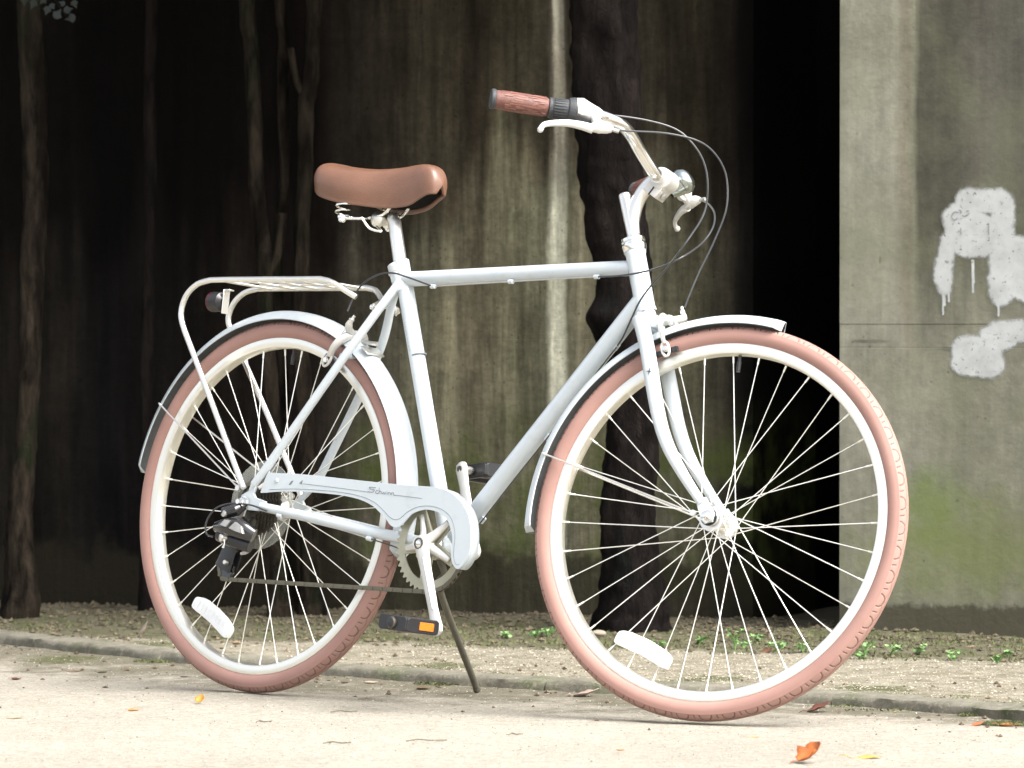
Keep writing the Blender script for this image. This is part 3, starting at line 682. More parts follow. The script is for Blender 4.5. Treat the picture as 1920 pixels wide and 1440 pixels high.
tree([(524,-20,9),(530,60,9),(531,150,11),(532,240,11),(534,333,10),(526,417,10),(522,500,9),(528,620,9),(534,760,9),(540,900,10),(546,1050,12),(548,1142,18)], M['bark_pale'],
     'thin knotty trunk, middle of the three behind the rack', 'slim tree trunks behind the luggage rack', depth_y=12.42, knots=(((530,110), .010, .4), ((524,360), .010, .35)), crown=((-.3, 12.2, 2.8), .7))
tree([(590,-20,15),(588,60,14),(584,146,15),(574,208,14),(571,333,14),(566,479,15),(560,583,15),(566,700,16),(574,850,16),(580,1000,17),(582,1110,20),(584,1142,28)], M['bark_pale'],
     'mossy slim trunk, right of the three behind the rack', 'slim tree trunks behind the luggage rack', depth_y=12.36, knots=(((577,180), .016, .3),), crown=((-.1, 12.3, 2.9), .7),
     branches=([(577,190,8),(556,150,7),(545,90,6)],))
tree([(58,-20,26),(62,120,25),(66,300,24),(62,440,23),(60,583,20),(56,700,20),(50,800,20),(46,880,21),(38,970,25),(34,1080,30),(34,1140,38)], M['bark_pale'],
     'crooked mottled tree trunk standing alone at the far left', depth_y=12.3, knots=(((52,704), .016, .3),), crown=((-1.35, 12.2, 2.75), .85))
tree([(284,-20,12),(282,150,12),(280,400,11),(276,640,11),(276,800,12),(278,1000,13),(280,1146,20)], M['bark_dark'],
     'faint thin dark trunk in the shade left of the rear wheel', depth_y=12.5, crown=((-1.0, 12.3, 2.9), .7))
# ivy hanging at the top left corner
def ivy():
    def at(px, py, y=12.1): d = ray(px, py); return CAMP+d*(y/d.y)
    root = empty('hanging_ivy', Matrix.Translation(at(90, -40)), label='small dark green sprig of leaves hanging at the top left corner', category='ivy')
    inv = Matrix.Translation(-at(90, -40)); mb = MB(); mb.tube(spl([at(90,-60), at(95,-20), at(110,10), at(128,34)], 6), .0018, 6); ob('stem', mb, M['bark_dark'], root, mw=inv)
    lm = mat('ivy_leaf', (.0035, .010, .0075), .6, var=.4, vscale=40)
    for i, (px, py) in enumerate([(62,8),(80,2),(98,12),(116,6),(128,18),(108,26),(132,34),(88,20),(70,-6),(120,-8),(140,8),(46,2)]):
        p = at(px, py, 12.1+random.uniform(-.05, .05)); a = random.random()*2*PI; s = .008+.005*random.random()
        pts = [(0,-1),(.55,-.75),(.9,-.1),(.45,.25),(0,1.1),(-.45,.25),(-.9,-.1),(-.55,-.75)]
        R_ = Matrix.Rotation(a, 3, 'Y') @ Matrix.Rotation(random.uniform(-.6, .6), 3, 'X')
        l_ = MB(); l_.add([p]+[p+R_ @ Vector((x*s, .25*s*(1-abs(y)), y*s)) for x, y in pts], [(0, k+1, (k+1) % 8+1) for k in range(8)]); ob('leaf', l_, lm, root, mw=inv)
ivy()

# --- fallen leaves
def leaf_obj(px, py, size, rot, colr, lab, curl=.35, lift=0.0, shape=0, tilt=0.0, name='fallen_leaf', group='fallen leaves on the path'):
    g = G(px, py); zz = gz(g.x, g.y)
    g = G(px, py, zz+.004)
    mb = MB(); nx_, ny_ = 8, 5; vs = []
    for i in range(nx_+1):
        t = i/nx_; w = (math.sin(PI*min(1, t**(.8 if shape == 0 else 1.3)))**.75)*(.42 if shape == 0 else .30)
        if shape == 2: w = .46*math.sin(PI*t)**.5*(1+.16*math.sin(t*16+1))
        for j in range(ny_+1):
            s = (j/ny_*2-1)
            x = (t-.5); y = s*w*(1+.08*math.sin(t*17+j)); z = curl*(y*y*1.3+x*x*.7)+.03*math.sin(5*x+4*y)+.02*random.random()
            vs.append(Vector((x, y, z))*size)
    fs = [(i*(ny_+1)+j, i*(ny_+1)+j+1, (i+1)*(ny_+1)+j+1, (i+1)*(ny_+1)+j) for i in range(nx_) for j in range(ny_)]
    mb.add(vs, fs)
    st = MB().tube([Vector((-.5, 0, .02+curl*.17))*size, Vector((-.62, .03, .07+curl*.2))*size, Vector((-.78, .05, .06+curl*.2))*size], size*.015, 5)
    o = len(mb.v); mb.v += st.v; mb.f += [tuple(i+o for i in f) for f in st.f]; mb.m += [0]*len(st.f)
    RM = Matrix.Rotation(rot, 4, 'Z') @ Matrix.Rotation(tilt, 4, 'Y'); low = min((RM @ Vector(v)).z for v in mb.v)
    M4 = Matrix.Translation((g.x, g.y, zz-low-.0005)) @ RM
    mt = mat('dry_leaf', colr, .6, var=.45, vscale=55)
    o = ob(name, mb, mt, mw=M4, smooth=60, label=lab, category='leaf')
    so = o.modifiers.new('thick', 'SOLIDIFY'); so.thickness = .0006
    if group: o['group'] = group
    return o
px2m = 1/1000.0
LV = [
 (272,1192,34,.2,(.42,.33,.26),'pale pinkish dry leaf standing up left of the rear tyre',.5,.012,0,-1.0),
 (445,1203,24,.1,(.36,.26,.15),'tan curled leaf seen through the rear wheel spokes',.7,0,0,0),
 (31,1270,22,.6,(.14,.04,.03),'dark red leaf at the far left of the path',.5,0,0,0),
 (139,1256,30,.1,(.15,.09,.05),'flat brown leaf on the left of the path',.2,0,1,0),
 (192,1258,24,-.3,(.05,.06,.03),'dark green leaf beside the flat brown leaf on the left',.4,0,0,0),
 (350,1266,24,.2,(.24,.20,.18),'greyish leaf close to the left of the rear tyre bottom',.5,0,0,0),
 (376,1315,22,1.2,(.42,.21,.03),'upright orange brown leaf in front of the rear tyre',.8,.004,0,-.7),
 (251,1329,22,.5,(.50,.20,.04),'small orange leaf left of the upright leaf near the rear tyre',.6,0,0,0),
 (27,1342,34,0,(.42,.32,.20),'thin tan leaf in the lower left corner region',.2,0,1,0),
 (790,1208,20,.3,(.07,.05,.035),'tiny dark leaf below the pedal',.4,0,0,0),
 (647,1277,18,.8,(.09,.06,.04),'tiny dark curled leaf right of the rear tyre',.6,0,0,0),
 (695,1277,28,.1,(.46,.36,.28),'pale tan leaf lying left of the kickstand',.4,0,0,0),
 (795,1288,30,.2,(.16,.10,.055),'brown leaf on the silt nearest the kickstand foot',.5,0,0,0),
 (1100,1302,50,-.2,(.50,.38,.32),'pale pink curled leaf left of the front tyre',.55,.004,0,-.25),
 (1537,1331,46,.1,(.15,.055,.035),'dark red brown rounded leaf right of the front tyre bottom',.35,.004,2,-.35),
 (1412,1379,22,.2,(.52,.26,.10),'small pale orange leaf in front of the front tyre',.3,0,1,0),
 (1521,1426,48,.5,(.42,.12,.022),'large crumpled orange leaf at the bottom edge of the path',.9,.010,2,-.6),
 (1622,1417,52,0,(.52,.34,.06),'long flat yellow leaf near the bottom edge',.12,0,1,0),
 (1834,1357,24,.3,(.46,.14,.05),'small red orange leaf before the mossy edging on the right',.5,0,0,-.3),
 (1892,1357,36,.1,(.40,.16,.045),'orange brown leaf at the right edge below the bright moss',.4,0,0,0),
 (1440,1222,28,.6,(.13,.055,.03),'dark reddish leaf among the seedlings behind the front wheel',.6,.004,0,-.4),
 (1164,1402,14,.9,(.52,.22,.08),'tiny orange leaf scrap left of the front tyre on the open path',.4,0,0,0),
 (1820,1209,26,0,(.30,.20,.15),'dull pink leaf on the bank at the foot of the pier',.3,0,1,0),
 (1650,1408,9,0,(.30,.24,.18),'tiny grey tan scrap beside the long yellow leaf',.2,0,1,0),
]
for a in LV:
    leaf_obj(a[0], a[1], a[2]*px2m*1.02, a[3], a[4], a[5], a[6], a[7], a[8], a[9])
# twigs
def twig(px, py, L, rot, lab):
    g = G(px, py); mb = MB(); zz = gz(g.x, g.y)
    pts = [Vector((-L/2, 0, .002)), Vector((-L*.2, .006, .004)), Vector((L*.15, -.004, .003)), Vector((L/2, .004, .003))]
    mb.tube(spl(pts, 5), .0011, 6)
    for k in range(4):
        p = Vector((random.uniform(-L*.4, L*.4), 0, .003)); mb.tube([p, p+Vector((random.uniform(-.012, .012), random.uniform(-.02, .02), .0005))], .0007, 5)
    ob('twig', mb, M['bark_twig'], mw=Matrix.Translation((g.x, g.y, zz)) @ Matrix.Rotation(rot, 4, 'Z'), label=lab, category='twig', group='twigs on the path')
M['bark_twig'] = mat('twig', (.16, .14, .10), .8, var=.3, vscale=80)
twig(645,1334,.048,.1,'small dark twig litter in front of the gap between the wheels')
twig(632,1394,.046,0,'short branched twig at the bottom left of the middle')
twig(800,1389,.068,.1,'longest twig on the pale path below the pedal')
twig(492,1355,.022,.2,'tiny twig just below the rear tyre contact')
twig(965,1378,.02,.1,'tiny dark twig on the path between the two wheels')
# pale stone at the foot of the dark trunk
def stone(px, py, r, lab):
    g = G(px, py); z = gz(g.x, g.y); g = G(px, py, z+.01)
    mb = MB().sphere((0, 0, 0), r, 14, 8, (1, .8, .42)); mb.v = [tuple(Vector(v)*(1+.25*mn.noise(Vector(v)*60))) for v in mb.v]
    ob('stone', mb, mat('pale_stone', (.30, .26, .20), .85, var=.3, vscale=60), mw=Matrix.Translation((g.x, g.y, z+.004)), smooth=50, label=lab, category='stone')
stone(1122, 1182, .017, 'pale flat stone at the foot of the dark tree trunk')
# --- seedlings
LEAFG = [mat('seedling_leaf', (.17, .31, .10), .5, var=.3, vscale=60), mat('seedling_leaf_pale', (.27, .42, .18), .5, var=.3, vscale=60)]
def seedling(px, py, h, w, lab, n_=13):
    g = G(px, py); z0 = gz(g.x, g.y); g = G(px, py, z0); z0 = gz(g.x, g.y)
    root = empty('seedling', Matrix.Translation((g.x, g.y, z0-.001)), label=lab, category='seedling', group='green seedlings below the wall')
    st = MB(); tips = []
    for k in range(n_):
        a = random.random()*2*PI; rr = w*.5*math.sqrt(random.random()); hh = h*random.uniform(.45, 1.0)
        tip = Vector((math.cos(a)*rr, math.sin(a)*rr, hh)); st.tube(spl([Vector((0, 0, 0)), Vector((tip.x*.3, tip.y*.3, hh*.6)), tip], 3), .0006, 5); tips.append(tip)
    ob('stem', st, LEAFG[0], root)
    for tip in tips:
        for q in range(3):
            a = 2*PI*q/3+random.random(); s = random.uniform(.0026, .0046); c = tip+Vector((math.cos(a), math.sin(a), 0))*s*.9
            R_ = Matrix.Rotation(a, 3, 'Z') @ Matrix.Rotation(random.uniform(-1.3, .9), 3, 'Y')
            pts = [(1, .0), (.75, .7), (0, .95), (-.8, .45), (-.8, -.45), (0, -.95), (.75, -.7)]
            l_ = MB(); l_.add([c]+[c+R_ @ Vector((x*s, y*s, .2*s*abs(y))) for x, y in pts], [(0, k+1, (k+1) % 7+1) for k in range(7)]); ob('leaf', l_, random.choice(LEAFG), root, smooth=0)
SD = [(1027,1196,.022,.034,'rounded green seedling left of the front tyre'), (1005,1194,.014,.026,'smallest green seedling left of the front tyre'), (950,1188,.018,.030,'seedling right of the kickstand below the dark bank'),
 (1232,1212,.016,.034,'seedling just above the white wheel reflector'), (1378,1224,.052,.030,'tallest seedling seen through the front wheel spokes'), (1395,1218,.020,.030,'low seedling touching the tallest one'),
 (1455,1224,.022,.040,'leafy seedling beside the dark reddish leaf'), (1505,1226,.018,.028,'seedling just inside the rim on the right'), (1420,1200,.016,.026,'pale seedling higher on the bank behind the spokes'),
 (1622,1226,.036,.044,'bushy seedling hard against the right side of the front tyre'), (1612,1232,.016,.030,'low green tuft under the bushy seedling by the tyre'), (1670,1226,.022,.050,'wide seedling second to the right of the front tyre'),
 (1725,1226,.024,.032,'upright seedling third to the right of the front tyre'), (1790,1236,.020,.034,'yellowish seedling in the middle of the right bank'), (1890,1230,.014,.020,'seedling at the far right of the bank'), (1870,1246,.018,.026,'seedling below the far right one'),
 (1312,1206,.016,.028,'seedling behind the spokes left of the tallest')]
for a in SD: seedling(*a)

# ================================================================== THE BICYCLE
bike = empty('bicycle', BIKE, label='pale grey city bicycle with pink brown tyres and brown saddle on its kickstand', category='bicycle')
BB = Vector((.4692, 0, .2855)); R = WHEEL_R
def part(name, mb, mt, parent=bike, **k):
    o = ob(name, mb, mt, parent, **k); recalc(o); return o
SM = STEERM
# ---- frame
head_top = P(1190.5, 470); head_bot = P(1211.5, 586)
hd = (head_top-head_bot).normalized()
fr = MB(); fr.lathe(BB+Vector((0, -.036, 0)), (0, 1, 0), [(0, .0205), (.072, .0205)], 24)
frame = part('frame', fr, M['paint'], label='bottom bracket and tubes of the pale grey frame')
part('head_tube', MB().lathe(head_bot, hd, [(0, .0185), (.004, .0195), (.010, .0178), ((head_top-head_bot).length-.01, .0178), ((head_top-head_bot).length-.004, .0195), ((head_top-head_bot).length, .0185)], 28), M['paint'], frame)
st_top = P(752, 490); st_low = BB
part('seat_tube', MB().tube([st_low, st_top], .0150, 24), M['paint'], frame)
tt0 = P(757, 524); tt1 = P(1196, 502)
part('top_tube', MB().tube([tt0, tt1], .0140, 24), M['paint'], frame)
dt1 = P(1206, 562); dt0 = BB
part('down_tube', MB().tube([dt0, dt1], .0178, 28), M['paint'], frame)
def stay_pts(sgn):
    if sgn < 0: return [P(752, 522, -.006), P(741, 540, -.016), P(700, 594, -.034), P(628, 694, -.052), P(507, 867, -.062), P(477, 908, -.064)]
    return [P(752, 530, .006), P(737, 560, .018), P(718, 640, .036), P(680, 730, .050), P(613, 868, .062), P(588, 915, .064)]
dr_r = Vector((0, -.0655, R)); dr_l = Vector((0, .0655, R))
for s_ in (-1, 1):
    part('seat_stay', MB().tube(spl(stay_pts(s_), 6), .0082, 16), M['paint'], frame)
    y0, y1 = .064*s_, .024*s_
    if s_ < 0: q = [P(490, 950, -.064), P(600, 974, -.058), P(700, 998, -.046), P(760, 1010, -.036), BB+Vector((-.01, -.022, 0))]
    else: q = [Vector((.028, .064, R-.006)), Vector((.2, .056, R-.032)), Vector((.35, .040, BB.z+.010)), BB+Vector((-.01, .022, 0))]
    part('chain_stay', MB().tube(spl(q, 6), np.interp(np.linspace(0, 1, (len(q)-1)*6+1), [0, .3, .7, 1], [.0085, .0105, .0105, .011]), 16, flat=.9), M['paint'], frame)
    # dropout plate
    a = q[0]; b = stay_pts(s_)[-1]
    dpl = [(-.016, .000), (-.014, .014), (.004, .022), (b.x-.006, b.z-R+.004), (b.x+.010, b.z-R+.004), (.018, .018), (.024, .010), (a.x+.012, a.z-R+.010), (a.x+.012, a.z-R-.009), (.010, -.014), (-.008, -.012)]
    part('dropout', MB().prism([Vector((x, y0-.003, R+z)) for x, z in dpl], (0, .006, 0)), M['paint'], frame, smooth=0, bevel=.001)
part('seat_lug', MB().tube([P(744, 497), P(758, 548)], .0178, 24), M['paint'], frame)
# bridge between the seat stays with fender joint
part('stay_bridge', MB().tube([P(640, 668, -.046), P(706, 668, .040)], .006, 12), M['paint'], frame)
part('stay_bridge', MB().tube([BB+Vector((-.055, -.028, .012)), BB+Vector((-.055, .028, .012))], .006, 12), M['paint'], frame)
# cable guides
for a in ((1119, 519, -.012), (958, 528, -.012), (812, 537, -.012)):
    c = P(*a); part('cable_guide', MB().tube([c-Vector((.005, 0, 0)), c+Vector((.005, 0, 0))], .0042, 10), M['paint'], frame)
ddir = (dt1-dt0).normalized()
for a in ((1156, 650), (1027, 820), (905, 975)):
    c = P(*a); part('cable_guide', MB().tube([c-ddir*.006, c+ddir*.006], .0046, 10), M['paint'], frame)
for a in ((525, 967, -.066), (693, 1010, -.052)):
    c = P(*a); part('cable_guide', MB().tube([c-Vector((.006, 0, -.001)), c+Vector((.006, 0, -.001))], .0045, 10), M['paint'], frame)
# small dark print on the seat tube and rivet
for (a, b_) in (((771, 632), (776, 655)), ((779, 664), (781, 672))):
    pass
dirs = (st_top-st_low).normalized()
def on_tube(c, axis, ang, r):
    u = Vector((0, -1, 0)); w = axis.cross(u).normalized(); return c+(u*math.cos(ang)+w*math.sin(ang))*r
band = P(785, 667); part('decal_band', MB().lathe(band, dirs, [(-.0012, .01525), (.0012, .01525)], 24), M['ink'], frame)
lt = MB()
for k in range(9):       # column of small letters running down the seat tube
    c = P(769.5+k*1.45, 600+k*7.2); c = on_tube(c, dirs, -.25, .0153)
    a = random.random(); lt.tube([c+dirs*.0022, c-dirs*.0022], .0003, 5); lt.tube([c+dirs*.0022, c+dirs*.0022+Vector((.0022, 0, 0))], .0003, 5)
    if k % 2: lt.tube([c-dirs*.0022, c-dirs*.0022+Vector((.0022, 0, 0))], .0003, 5)
part('lettering', lt, M['ink'], frame)
# head badge
hbm = MB()
hc = head_bot+hd*((head_top-head_bot).length*.60)
for k in range(7):
    z = -.018+k*.006
    for a0, a1 in ((.55, .95),):
        pts = [on_tube(hc+hd*z, hd, -(a0+(a1-a0)*t/4)-.25, .0180) for t in range(5)]; hbm.tube(pts, .0006, 5)
for aa in (.80, 1.20):
    hbm.tube([on_tube(hc+hd*(-.020), hd, -aa, .0180), on_tube(hc+hd*.020, hd, -aa, .0180)], .0005, 5)
part('head_badge', hbm, M['ink'], frame)

# ---- headset, stem, handlebar (steered)
hs_top = head_top+hd*.003
hset = part('headset', MB().lathe(head_top, hd, [(-.002, .0205), (.006, .0225), (.009, .0225), (.011, .019), (.014, .019), (.016, .0215), (.021, .0215), (.024, .016)], 28), M['chrome'], bike, smooth=30)
part('lower_cup', MB().lathe(head_bot-hd*.010, hd, [(0, .0195), (.005, .0205), (.010, .0195)], 28), M['chrome'], hset)
stem_top = S(1171, 366)
cl = S(1246, 339, 0)
qb = S(1190, 452)
stem = part('stem', MB().tube([qb-hd*.01, stem_top-hd*.002, stem_top+hd*.001, stem_top+hd*.0035], [.0111, .0111, .0104, .007], 22), M['alloy'], mw=SM)
gn = spl([S(1190, 440), S(1187, 415), S(1193, 385), S(1207, 358), S(1226, 339), S(1240, 334)], 6)
part('gooseneck', MB().tube(gn, np.interp(np.linspace(0, 1, len(gn)), [0, .3, 1], [.010, .0128, .0135]), 20, flat=.9), M['alloy'], stem)
cb = MB(); cb.lathe(cl+Vector((0, -.021, 0)), (0, 1, 0), [(0, .0185), (.002, .0205), (.040, .0205), (.042, .0185)], 28)
R3 = Matrix.Rotation(math.radians(32), 3, 'Y')
cb2 = [cl+R3 @ Vector(v) for v in ((-.014, -.019, -.012), (.016, -.019, -.012), (.014, -.019, -.034), (-.016, -.019, -.034))]
cb.prism(cb2, (0, .038, 0))
part('bar_clamp', cb, M['satin'], stem, bevel=.0015)
part('clamp_slot', MB().box(cl+R3 @ Vector((.001, -.0195, -.025)), (.0022, .002, .022), R3), M['black'], stem, smooth=0)
part('clamp_bolt', MB().lathe(cl+R3 @ Vector((.017, 0, -.024)), R3 @ Vector((1, 0, 0)), [(0, .006), (.004, .006), (.005, .004)], 12), M['steel'], stem)
barR = [cl, cl+Vector((0, -.030, 0)), S(1222, 318, -.050), S(1200, 283, -.083), S(1182, 252, -.118), S(1163, 233, -.150), S(1135, 221, -.180), S(1100, 211, -.205), S(1030, 201, -.242), S(935, 188, -.292)]
gl_end = S(1197, 358, .300); gl0 = S(1264, 342, .235)
barL = [cl, cl+Vector((0, .030, 0)), Vector((barR[2].x, .050, cl.z+.006)), Vector((barR[3].x, .083, cl.z+.018)), Vector((barR[4].x, .118, cl.z+.028)), Vector((barR[5].x-.002, .150, cl.z+.036)), Vector((barR[6].x-.004, .180, cl.z+.036)), Vector((barR[7].x, .205, gl0.z+.004)), gl0+Vector((-.02, .008, 0)), gl_end+Vector((.01, -.004, 0))]
hb = MB(); hb.tube(spl(list(reversed(barR[1:]))+[barR[0]]+barL[1:], 8), .0112, 20)
hbar = part('handlebar', hb, M['chrome'], mw=SM)
part('bar_sleeve', MB().tube([cl+Vector((0, -.034, 0)), cl+Vector((0, .034, 0))], .0128, 22), M['chrome'], hbar)
def grip(p0, p1, lab):
    ax = (p1-p0).normalized(); L = (p1-p0).length
    g = part('grip', MB().lathe(p0, ax, [(0, .0150), (.003, .0165), (L*.5, .0172), (L-.004, .0165), (L, .0155)], 28), M['gripm'], mw=SM, label=lab)
    part('end_cap', MB().lathe(p1, ax, [(-.001, .0165), (.001, .0180), (.006, .0180), (.008, .0165), (.0082, .001)], 28), M['rubber'], g)
    gm = MB()
    u = Vector((0, 0, 1)); u = (u-ax*ax.dot(u)).normalized(); w = ax.cross(u)
    for k in range(150):      # short raised fibres like woven bark
        a = random.random()*2*PI; s0 = random.uniform(.003, L-.022); ln = random.uniform(.006, .020)
        rad = .0168+.0004*random.random(); d = u*math.cos(a)+w*math.sin(a)
        gm.box(p0+ax*(s0+ln/2)+d*rad, (.0022, .0014, ln), Matrix((d.cross(ax), d, ax)).transposed())
    gm.cur = 0
    o_ = part('grip_ridges', gm, M['gripm2'], g, smooth=0, kind='stuff')
M['gripm2'] = mat('brown_grip_ridge', (.21, .090, .068), .55, var=.3, vscale=90)
gr0 = S(1027, 201, -.2435); gr1 = S(928, 186, -.296)
grip(gr0, gr1, 'right grip in woven brown bark texture')
grip(gl0+Vector((-.045, .022, .002)), gl_end, 'left grip mostly hidden behind the stem')
# twist shifter
sa = (gr0-S(1096, 211, -.207)).normalized(); s0 = S(1096, 211, -.207); Ls = (gr0-s0).length
sh = part('shifter', MB().lathe(gr0-sa*.0005, -sa, [(0, .0160), (.001, .0178), (.006, .0178), (.0075, .0160), (.009, .0168), (.034, .0185), (.036, .0215), (.044, .0235), (.048, .0235), (.049, .018)], 32), M['rubber'], mw=SM, smooth=30, label='black twist shifter')
kn = MB(); u = (Vector((0, 0, 1))-sa*sa.z).normalized(); w = sa.cross(u)
for k in range(22):
    a = 2*PI*k/22; d = u*math.cos(a)+w*math.sin(a)
    kn.box(gr0-sa*.022+d*.0178, (.0022, .0018, .024), Matrix((d.cross(sa), d, sa)).transposed())
part('knurling', kn, M['rubber'], sh, smooth=0, bevel=.0003)
hc0 = gr0-sa*.050
hs = MB(); hs.tube([hc0+Vector((0, 0, .002)), hc0-sa*.010+Vector((0, 0, .003)), hc0-sa*.024+Vector((0, -.002, .001)), hc0-sa*.040+Vector((0, -.004, -.001)), hc0-sa*.047+Vector((0, -.004, -.002))], [.0215, .0220, .0170, .0125, .0095], 20)
part('shifter_housing', hs, M['alloy_matte'] if 'alloy_matte' in M else M['satin'], sh, label='bright silver shifter cover')
lo_ = MB(); lo_.tube([hc0+Vector((0, 0, -.008)), hc0-sa*.022+Vector((0, 0, -.014)), hc0-sa*.040+Vector((0, 0, -.012))], [.020, .016, .010], 16)
part('shifter_base', lo_, M['black'], sh)
part('cable_boot', MB().tube([hc0-sa*.045+Vector((0, -.004, -.001)), hc0-sa*.062+Vector((0, -.006, -.002))], [.0060, .0038], 12), M['steel'], sh)

# brake levers
def lever(pts_body, pts_blade, clampp, lab):
    b_ = MB(); b_.tube(spl(pts_body, 5), np.interp(np.linspace(0, 1, (len(pts_body)-1)*5+1), [0, .25, .7, 1], [.006, .0100, .0120, .0070]), 16, flat=.75)
    b_.lathe(clampp[0], clampp[1], [(-.006, .0135), (-.005, .0145), (.005, .0145), (.006, .0135)], 22)
    b_.tube([clampp[0], pts_body[len(pts_body)//2]], [.010, .009], 12)
    o = part('brake_lever', b_, M['satin'], mw=SM, label=lab)
    bl = MB(); bl.tube(spl(pts_blade, 6), np.interp(np.linspace(0, 1, (len(pts_blade)-1)*6+1), [0, .25, .6, .9, 1], [.0088, .0074, .0055, .0050, .0056]), 14, flat=.72)
    bl.sphere(pts_blade[-1], .0056, 10, 6)
    part('lever_blade', bl, M['satin'], o)
    part('barrel_adjuster', MB().tube([pts_body[0], pts_body[0]+(pts_body[0]-pts_body[1]).normalized()*.012], .0036, 10), M['steel'], o)
    return o
lever([S(1148, 243, -.200), S(1138, 240, -.204), S(1122, 238, -.212), S(1108, 240, -.220)], [S(1112, 242, -.218), S(1092, 236, -.228), S(1065, 231, -.245), S(1038, 231, -.268), S(1020, 234, -.285), S(1013, 243, -.290)],
      (S(1112, 214, -.198), -sa), 'right brake lever seen side on')
lever([S(1312, 375, .205), S(1302, 377, .208), S(1294, 381, .212), S(1288, 388, .216)], [S(1290, 388, .216), S(1280, 394, .228), S(1272, 403, .245), S(1266, 414, .262), S(1266, 423, .276), S(1270, 429, .284)],
      (S(1282, 362, .198), Vector((.8, -.5, 0)).normalized()), 'left brake lever pointing away below the bell')
# bell
bc = S(1283, 338, .052)
bd = (S(1299, 326, .058)-bc).normalized()
bell = MB(); bell.lathe(bc-bd*.012, bd, [(0, .019), (.002, .0230), (.006, .0250), (.013, .0245), (.020, .0205), (.025, .012), (.027, .0005)], 32)
bo = part('bell', bell, M['bellm'] if 'bellm' in M else M['chrome'], mw=SM, label='round chrome bell beside the stem clamp')
part('bell_base', MB().tube([bc-bd*.011, bc-bd*.020, bc-bd*.034], [.0215, .0195, .0140], 22), M['bellm'], bo)

# ---- fork (steered)
crown = S(1213, 603)
fk = MB(); fk.lathe(head_bot-hd*.034, hd, [(0, .0170), (.004, .0195), (.021, .0195), (.024, .0185)], 28)
ct = head_bot-hd*.022
ct_ = STEER_I @ ct if False else ct
fk.tube([ct+Vector((0, -.040, -.006)), ct+Vector((0, -.03, .000)), ct+Vector((0, .03, .000)), ct+Vector((0, .040, -.006))], [.0125, .0150, .0150, .0125], 18)
fork = part('fork', fk, M['paint'], mw=SM, label='fork crown and blades in pale grey')
def blade(s_):
    y = s_
    if s_ < 0: pts = [ct+Vector((0, -.0375, .004)), S(1213, 650, -.038), S(1222, 706, -.041), S(1235, 780, -.044), S(1252, 835, -.047), S(1280, 888, -.049), S(1316, 944, -.050)]
    else:
        r_ = [ct+Vector((0, -.0375, .004)), S(1213, 650, -.038), S(1222, 706, -.041), S(1235, 780, -.044), S(1252, 835, -.047), S(1280, 888, -.049), S(1316, 944, -.050)]
        pts = [Vector((p.x, -p.y, p.z)) for p in r_]
    return pts
for s_ in (-1, 1):
    bp = blade(s_); n_ = (len(bp)-1)*6+1
    part('fork_blade', MB().tube(spl(bp, 6), np.interp(np.linspace(0, 1, n_), [0, .35, .7, 1], [.0138, .0135, .0115, .0080]), 20), M['paint'], fork)
    e = bp[-1]; hc_ = Vector((WHEELBASE, e.y, R))
    part('dropout', MB().prism([Vector((hc_.x-.013, e.y-.003, hc_.z-.004)), Vector((hc_.x-.004, e.y-.003, hc_.z-.013)), Vector((hc_.x+.011, e.y-.003, hc_.z-.008)), Vector((hc_.x+.012, e.y-.003, hc_.z+.006)), Vector((e.x+.006, e.y-.003, e.z+.012)), Vector((e.x-.008, e.y-.003, e.z+.006)), Vector((e.x-.008, e.y-.003, e.z-.004))], (0, .006, 0)), M['paint'], fork, smooth=0, bevel=.001)
# four-pointed star print on the right blade
sc_ = S(1217, 696, -.0552); stp = []
for k in range(8):
    a = 2*PI*k/8+PI/2; r_ = (.0085 if k % 4 == 0 else .0060) if k % 2 == 0 else .0013
    stp.append(sc_+Vector((math.cos(a)*r_, .0000, math.sin(a)*r_)))
part('star_print', MB().prism(stp, (0, .0012, 0)), M['inkdark'], fork, smooth=0)

